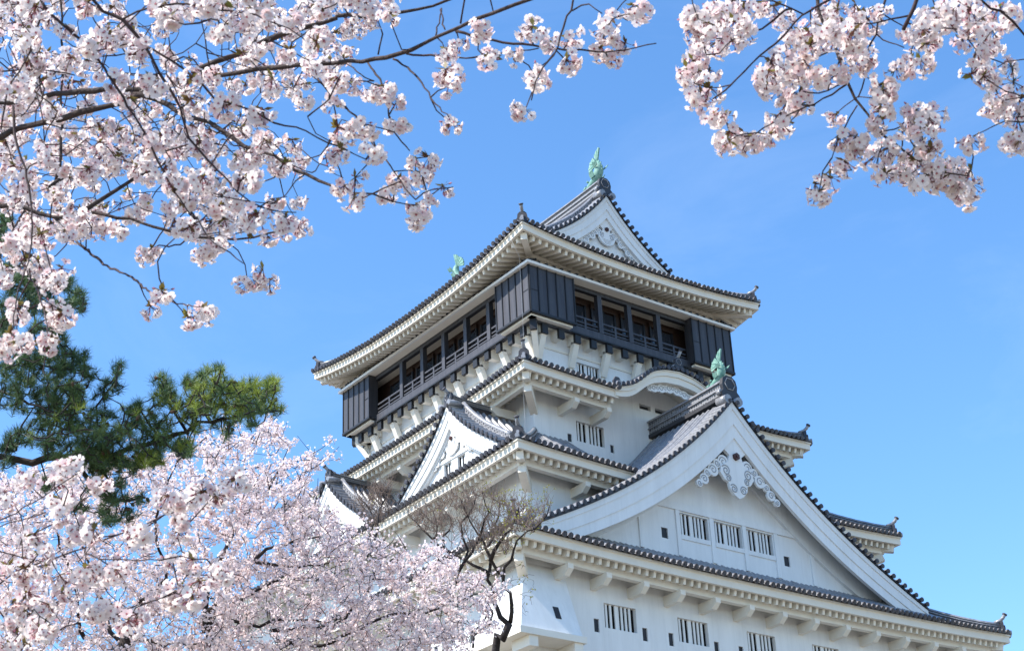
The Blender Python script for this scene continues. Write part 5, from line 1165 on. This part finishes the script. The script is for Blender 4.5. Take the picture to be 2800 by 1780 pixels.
tuf = []; yo = []
for u, v, ru, rv, n, yg in blobs:
    for _ in range(int(n*(1.05 if u < 500 and v < 860 else .62))):
        a = rg.uniform(0, 6.283); r = math.sqrt(rg.random()); x, y = zD((u+ru*r*math.cos(a), v+rv*r*math.sin(a)))[0]
        tuf.append(at(x, y, 20.7+rg.normal(0, .55))); yo.append(rg.random() < yg*.7)
for u, v, ru, rv, n, yg in ((1040, 140, 70, 50, 24, .9), (1130, 160, 50, 40, 14, .8), (960, 210, 60, 40, 16, .2), (820, 150, 110, 50, 34, .1), (640, 110, 120, 50, 36, .1), (1340, 60, 70, 40, 14, .2), (650, 330, 60, 50, 8, 0), (770, 400, 90, 60, 13, 0), (880, 450, 100, 50, 14, 0), (1030, 430, 60, 50, 7, 0), (800, 570, 70, 50, 15, 0), (740, 500, 60, 60, 8, 0), (920, 540, 60, 50, 7, 0), (330, 330, 40, 60, 8, 0), (700, 230, 70, 50, 16, 0), (860, 320, 50, 40, 10, 0), (580, 500, 50, 40, 8, 0), (30, 60, 60, 40, 12, 0), (60, 180, 60, 40, 8, 0)):
    for _ in range(n):
        a = rg.uniform(0, 6.283); r = math.sqrt(rg.random()); x, y = zE((u+ru*r*math.cos(a), v+rv*r*math.sin(a)))[0]
        tuf.append(at(x, y, 20.7+rg.normal(0, .4))); yo.append(rg.random() < yg)
tuf = np.array(tuf); yo = np.array(yo)
pp = grow(np.concatenate(PS+[tp]), tuf, rg, .14, sag=.1, jit=.12, maxd=3.5)
twigs('twigs', pp, .011, .006, 'barkd', pine)
def tuft(seed, m, n=54):
    r_ = np.random.default_rng(seed); p = Proto()
    for i in range(n):
        zc = r_.uniform(-.07, .03); th = r_.uniform(0, 6.283); el = r_.uniform(.15, 1.25)
        d = V(math.cos(th)*math.cos(el), math.sin(th)*math.cos(el), math.sin(el)); L = r_.uniform(.07, .115); w_ = .0021
        s = np.cross(d, r_.normal(0, 1, 3)); s /= np.linalg.norm(s); o = V(0, 0, zc)
        p.add([o-s*w_, o+s*w_, o+d*L+s*w_*.4, o+d*L-s*w_*.4], m)
    return p.done()
TUF = [tuft(1, 'needle'), tuft(2, 'needle'), tuft(3, 'needle', 44), tuft(4, 'needley'), tuft(5, 'needley', 46)]
n = len(tuf); dirs = rg.normal(0, .55, (n, 3))+V(0, 0, .75)+.2*CR
wh = np.where(yo, rg.integers(3, 5, n), rg.integers(0, 3, n))
o = stamp('needles', TUF, tuf, rot_mats(dirs, rg), rg.uniform(.85, 1.25, n), wh, pine); o['kind'] = 'stuff'
co = Proto(); 
for k in range(3):
    z0, z1 = (-.03, -.012, .012)[k], (-.012, .012, .034)[k]; r0, r1 = (.008, .02, .017)[k], (.02, .017, .004)[k]
    for j in range(6):
        a, b = j*1.0472, (j+1)*1.0472
        co.add([V(r0*math.cos(a), r0*math.sin(a), z0), V(r0*math.cos(b), r0*math.sin(b), z0), V(r1*math.cos(b), r1*math.sin(b), z1), V(r1*math.cos(a), r1*math.sin(a), z1)], 'cone')
ci = rg.choice(np.where(tuf@CR > np.median(tuf@CR))[0], 90, replace=False)
o = stamp('pine_cones', [co.done()], tuf[ci]+rg.normal(0, .03, (90, 3)), rot_mats(rg.normal(0, 1, (90, 3)), rg), rg.uniform(.9, 1.3, 90), np.zeros(90, int), pine); o['kind'] = 'stuff'
reparent(pine)
# ---------------------------------------------------------------- bare tree before the lower corner
DB = 46.0
pf = at(*zF((1330, 1600))[0], DB)
bare = thing('bare_tree', 'bare grey-brown tree with budding twigs before the lower corner of the castle', 'tree', V(pf[0], pf[1], GROUND))
rg = np.random.default_rng(41)
mb = MB(); tp = cat_rom([V(pf[0]-.6, pf[1]+.2, GROUND-.2), V(pf[0]-.5, pf[1], (GROUND+pf[2])/2), pf]+[at(x, y, DB) for x, y in zF((1390, 1450), (1440, 1345))], .3); tp[2:-1] += rg.normal(0, .02, (len(tp)-3, 3))
mb.tube(tp, np.linspace(.22, .105, len(tp)), 'barkd', 10); mb.build('trunk', bare)
BS = []
def BL(px, dd, w0, w1, m='barkd'):
    C, o = limb(bare, px, DB, DB+dd, w0, w1, bark=m, step=.22, wob=.03, n=7); BS.append(C)
BL(zF((1435, 1350), (1385, 1290), (1335, 1190), (1310, 1050), (1318, 930), (1290, 860), (1240, 760), (1190, 680), (1150, 580), (1100, 500)), .5, 14, 2.5)
BL(zF((1440, 1345), (1455, 1270), (1440, 1150), (1400, 1050), (1395, 980), (1450, 900), (1500, 800), (1560, 740), (1650, 680), (1720, 560)), -.8, 12, 2.5)
BL(zF((1320, 925), (1370, 820), (1430, 750), (1480, 660), (1500, 560)), -.6, 12, 3); BL(zF((1330, 930), (1370, 1000), (1390, 1060)), .3, 9, 6)
BL(zF((1100, 990), (1150, 930), (1160, 860), (1130, 780), (1120, 680), (1180, 600), (1230, 500)), .9, 10, 3); BL(zF((1310, 1010), (1200, 960), (1100, 900), (1060, 870)), .6, 9, 6); BL(zF((1060, 880), (950, 820), (880, 740), (790, 640)), 1.2, 9, 3)
BL(zF((1000, 840), (1010, 760), (1080, 690), (1000, 590)), 1, 7, 3); BL(zF((940, 810), (960, 700), (930, 600), (900, 560)), .6, 6, 3); BL(zF((1240, 760), (1280, 660), (1290, 560), (1250, 480)), -.4, 7, 3); BL(zF((1290, 860), (1340, 760), (1360, 640), (1370, 540)), .4, 7, 3); BL(zF((1150, 930), (1230, 800), (1250, 770)), .5, 9, 7)
BL(zF((1285, 1180), (1330, 1270), (1310, 1370), (1220, 1420), (1190, 1500)), -.4, 10, 6); BL(zF((1190, 1420), (1260, 1330), (1310, 1270)), -.6, 8, 4)
BL(zF((520, 900), (560, 780), (570, 680), (600, 560), (640, 440)), 1.5, 8, 2.5); BL(zF((480, 900), (510, 760), (530, 640), (480, 540), (430, 480)), 1.8, 7, 2.5); BL(zF((560, 780), (480, 680), (400, 560)), 2, 5, 2)
poly1 = zF((720, 580), (800, 600), (900, 540), (1010, 500), (1100, 455), (1220, 455), (1330, 470), (1420, 510), (1500, 520), (1600, 580), (1740, 520), (1640, 720), (1560, 780), (1480, 760), (1420, 900), (1320, 880), (1200, 900), (1100, 860), (960, 800), (820, 740))
poly2 = zF((400, 480), (470, 540), (560, 440), (650, 420), (690, 520), (640, 640), (560, 760), (480, 700))
poly3 = zF((1440, 960), (1520, 900), (1560, 960), (1660, 1060), (1600, 1180), (1620, 1260), (1500, 1330), (1450, 1230))
def sample(poly, n, d, s):
    xs = [p[0] for p in poly]; ys = [p[1] for p in poly]; out = []
    while len(out) < n:
        x, y = rg.uniform(min(xs), max(xs)), rg.uniform(min(ys), max(ys))
        if inside(poly, (x, y)): out.append(at(x, y, d+rg.normal(0, s)))
    return out
S = np.concatenate(BS)
ta = sample(poly1, 330, DB, .9)+sample(poly2, 110, DB+1.6, .5)
pa = grow(S, np.array(ta), rg, .16, sag=-.12, jit=.10)
twigs('twigs', pa, .012, .005, 'twigd', bare)
# fine shoots fanning up from the twig ends
fine = []
for p in pa+BS:
    for _ in range(4 if len(p) < 20 else 12):
        s = p[rg.integers(len(p)//2, len(p))]; d = rg.normal(0, .5, 3)+V(0, 0, .9); d /= np.linalg.norm(d); L = rg.uniform(.2, .55); b = rg.normal(0, .12, 3)*L
        fine.append(np.array([s, s+d*L*.5+b, s+d*L]))
tc = sample(poly3, 60, DB-.4, .4); pc = grow(BS[1], np.array(tc), rg, .16, sag=-.05, jit=.1)
fine += pc
twigs('twigs', fine, .0065, .0035, 'twigd', bare)
bd = Proto(); bd.add([V(0, 0, 0), V(.02, .006, .03), V(0, 0, .07), V(-.02, -.006, .03)], 'budg'); bd.add([V(0, 0, 0), V(.006, .02, .03), V(.0, .01, .06), V(-.006, -.02, .03)], 'budg'); bd.done()
bp = []
for p in fine+pa:
    e = p[-1]; v = e-CAM; z_ = v@CFW; x = 1400+CF*(v@CR)/z_
    if rg.random() < np.clip((x-1300)/300, .006, .45): bp += [p[-1]+rg.normal(0, .04, 3) for _ in range(2)]
bp = np.array(bp); n = len(bp)
o = stamp('leaf_buds', [bd], bp, rot_mats(rg.normal(0, .7, (n, 3))+V(0, 0, .5), rg), rg.uniform(.6, 1.1, n), np.zeros(n, int), bare); o['kind'] = 'stuff'
reparent(bare)
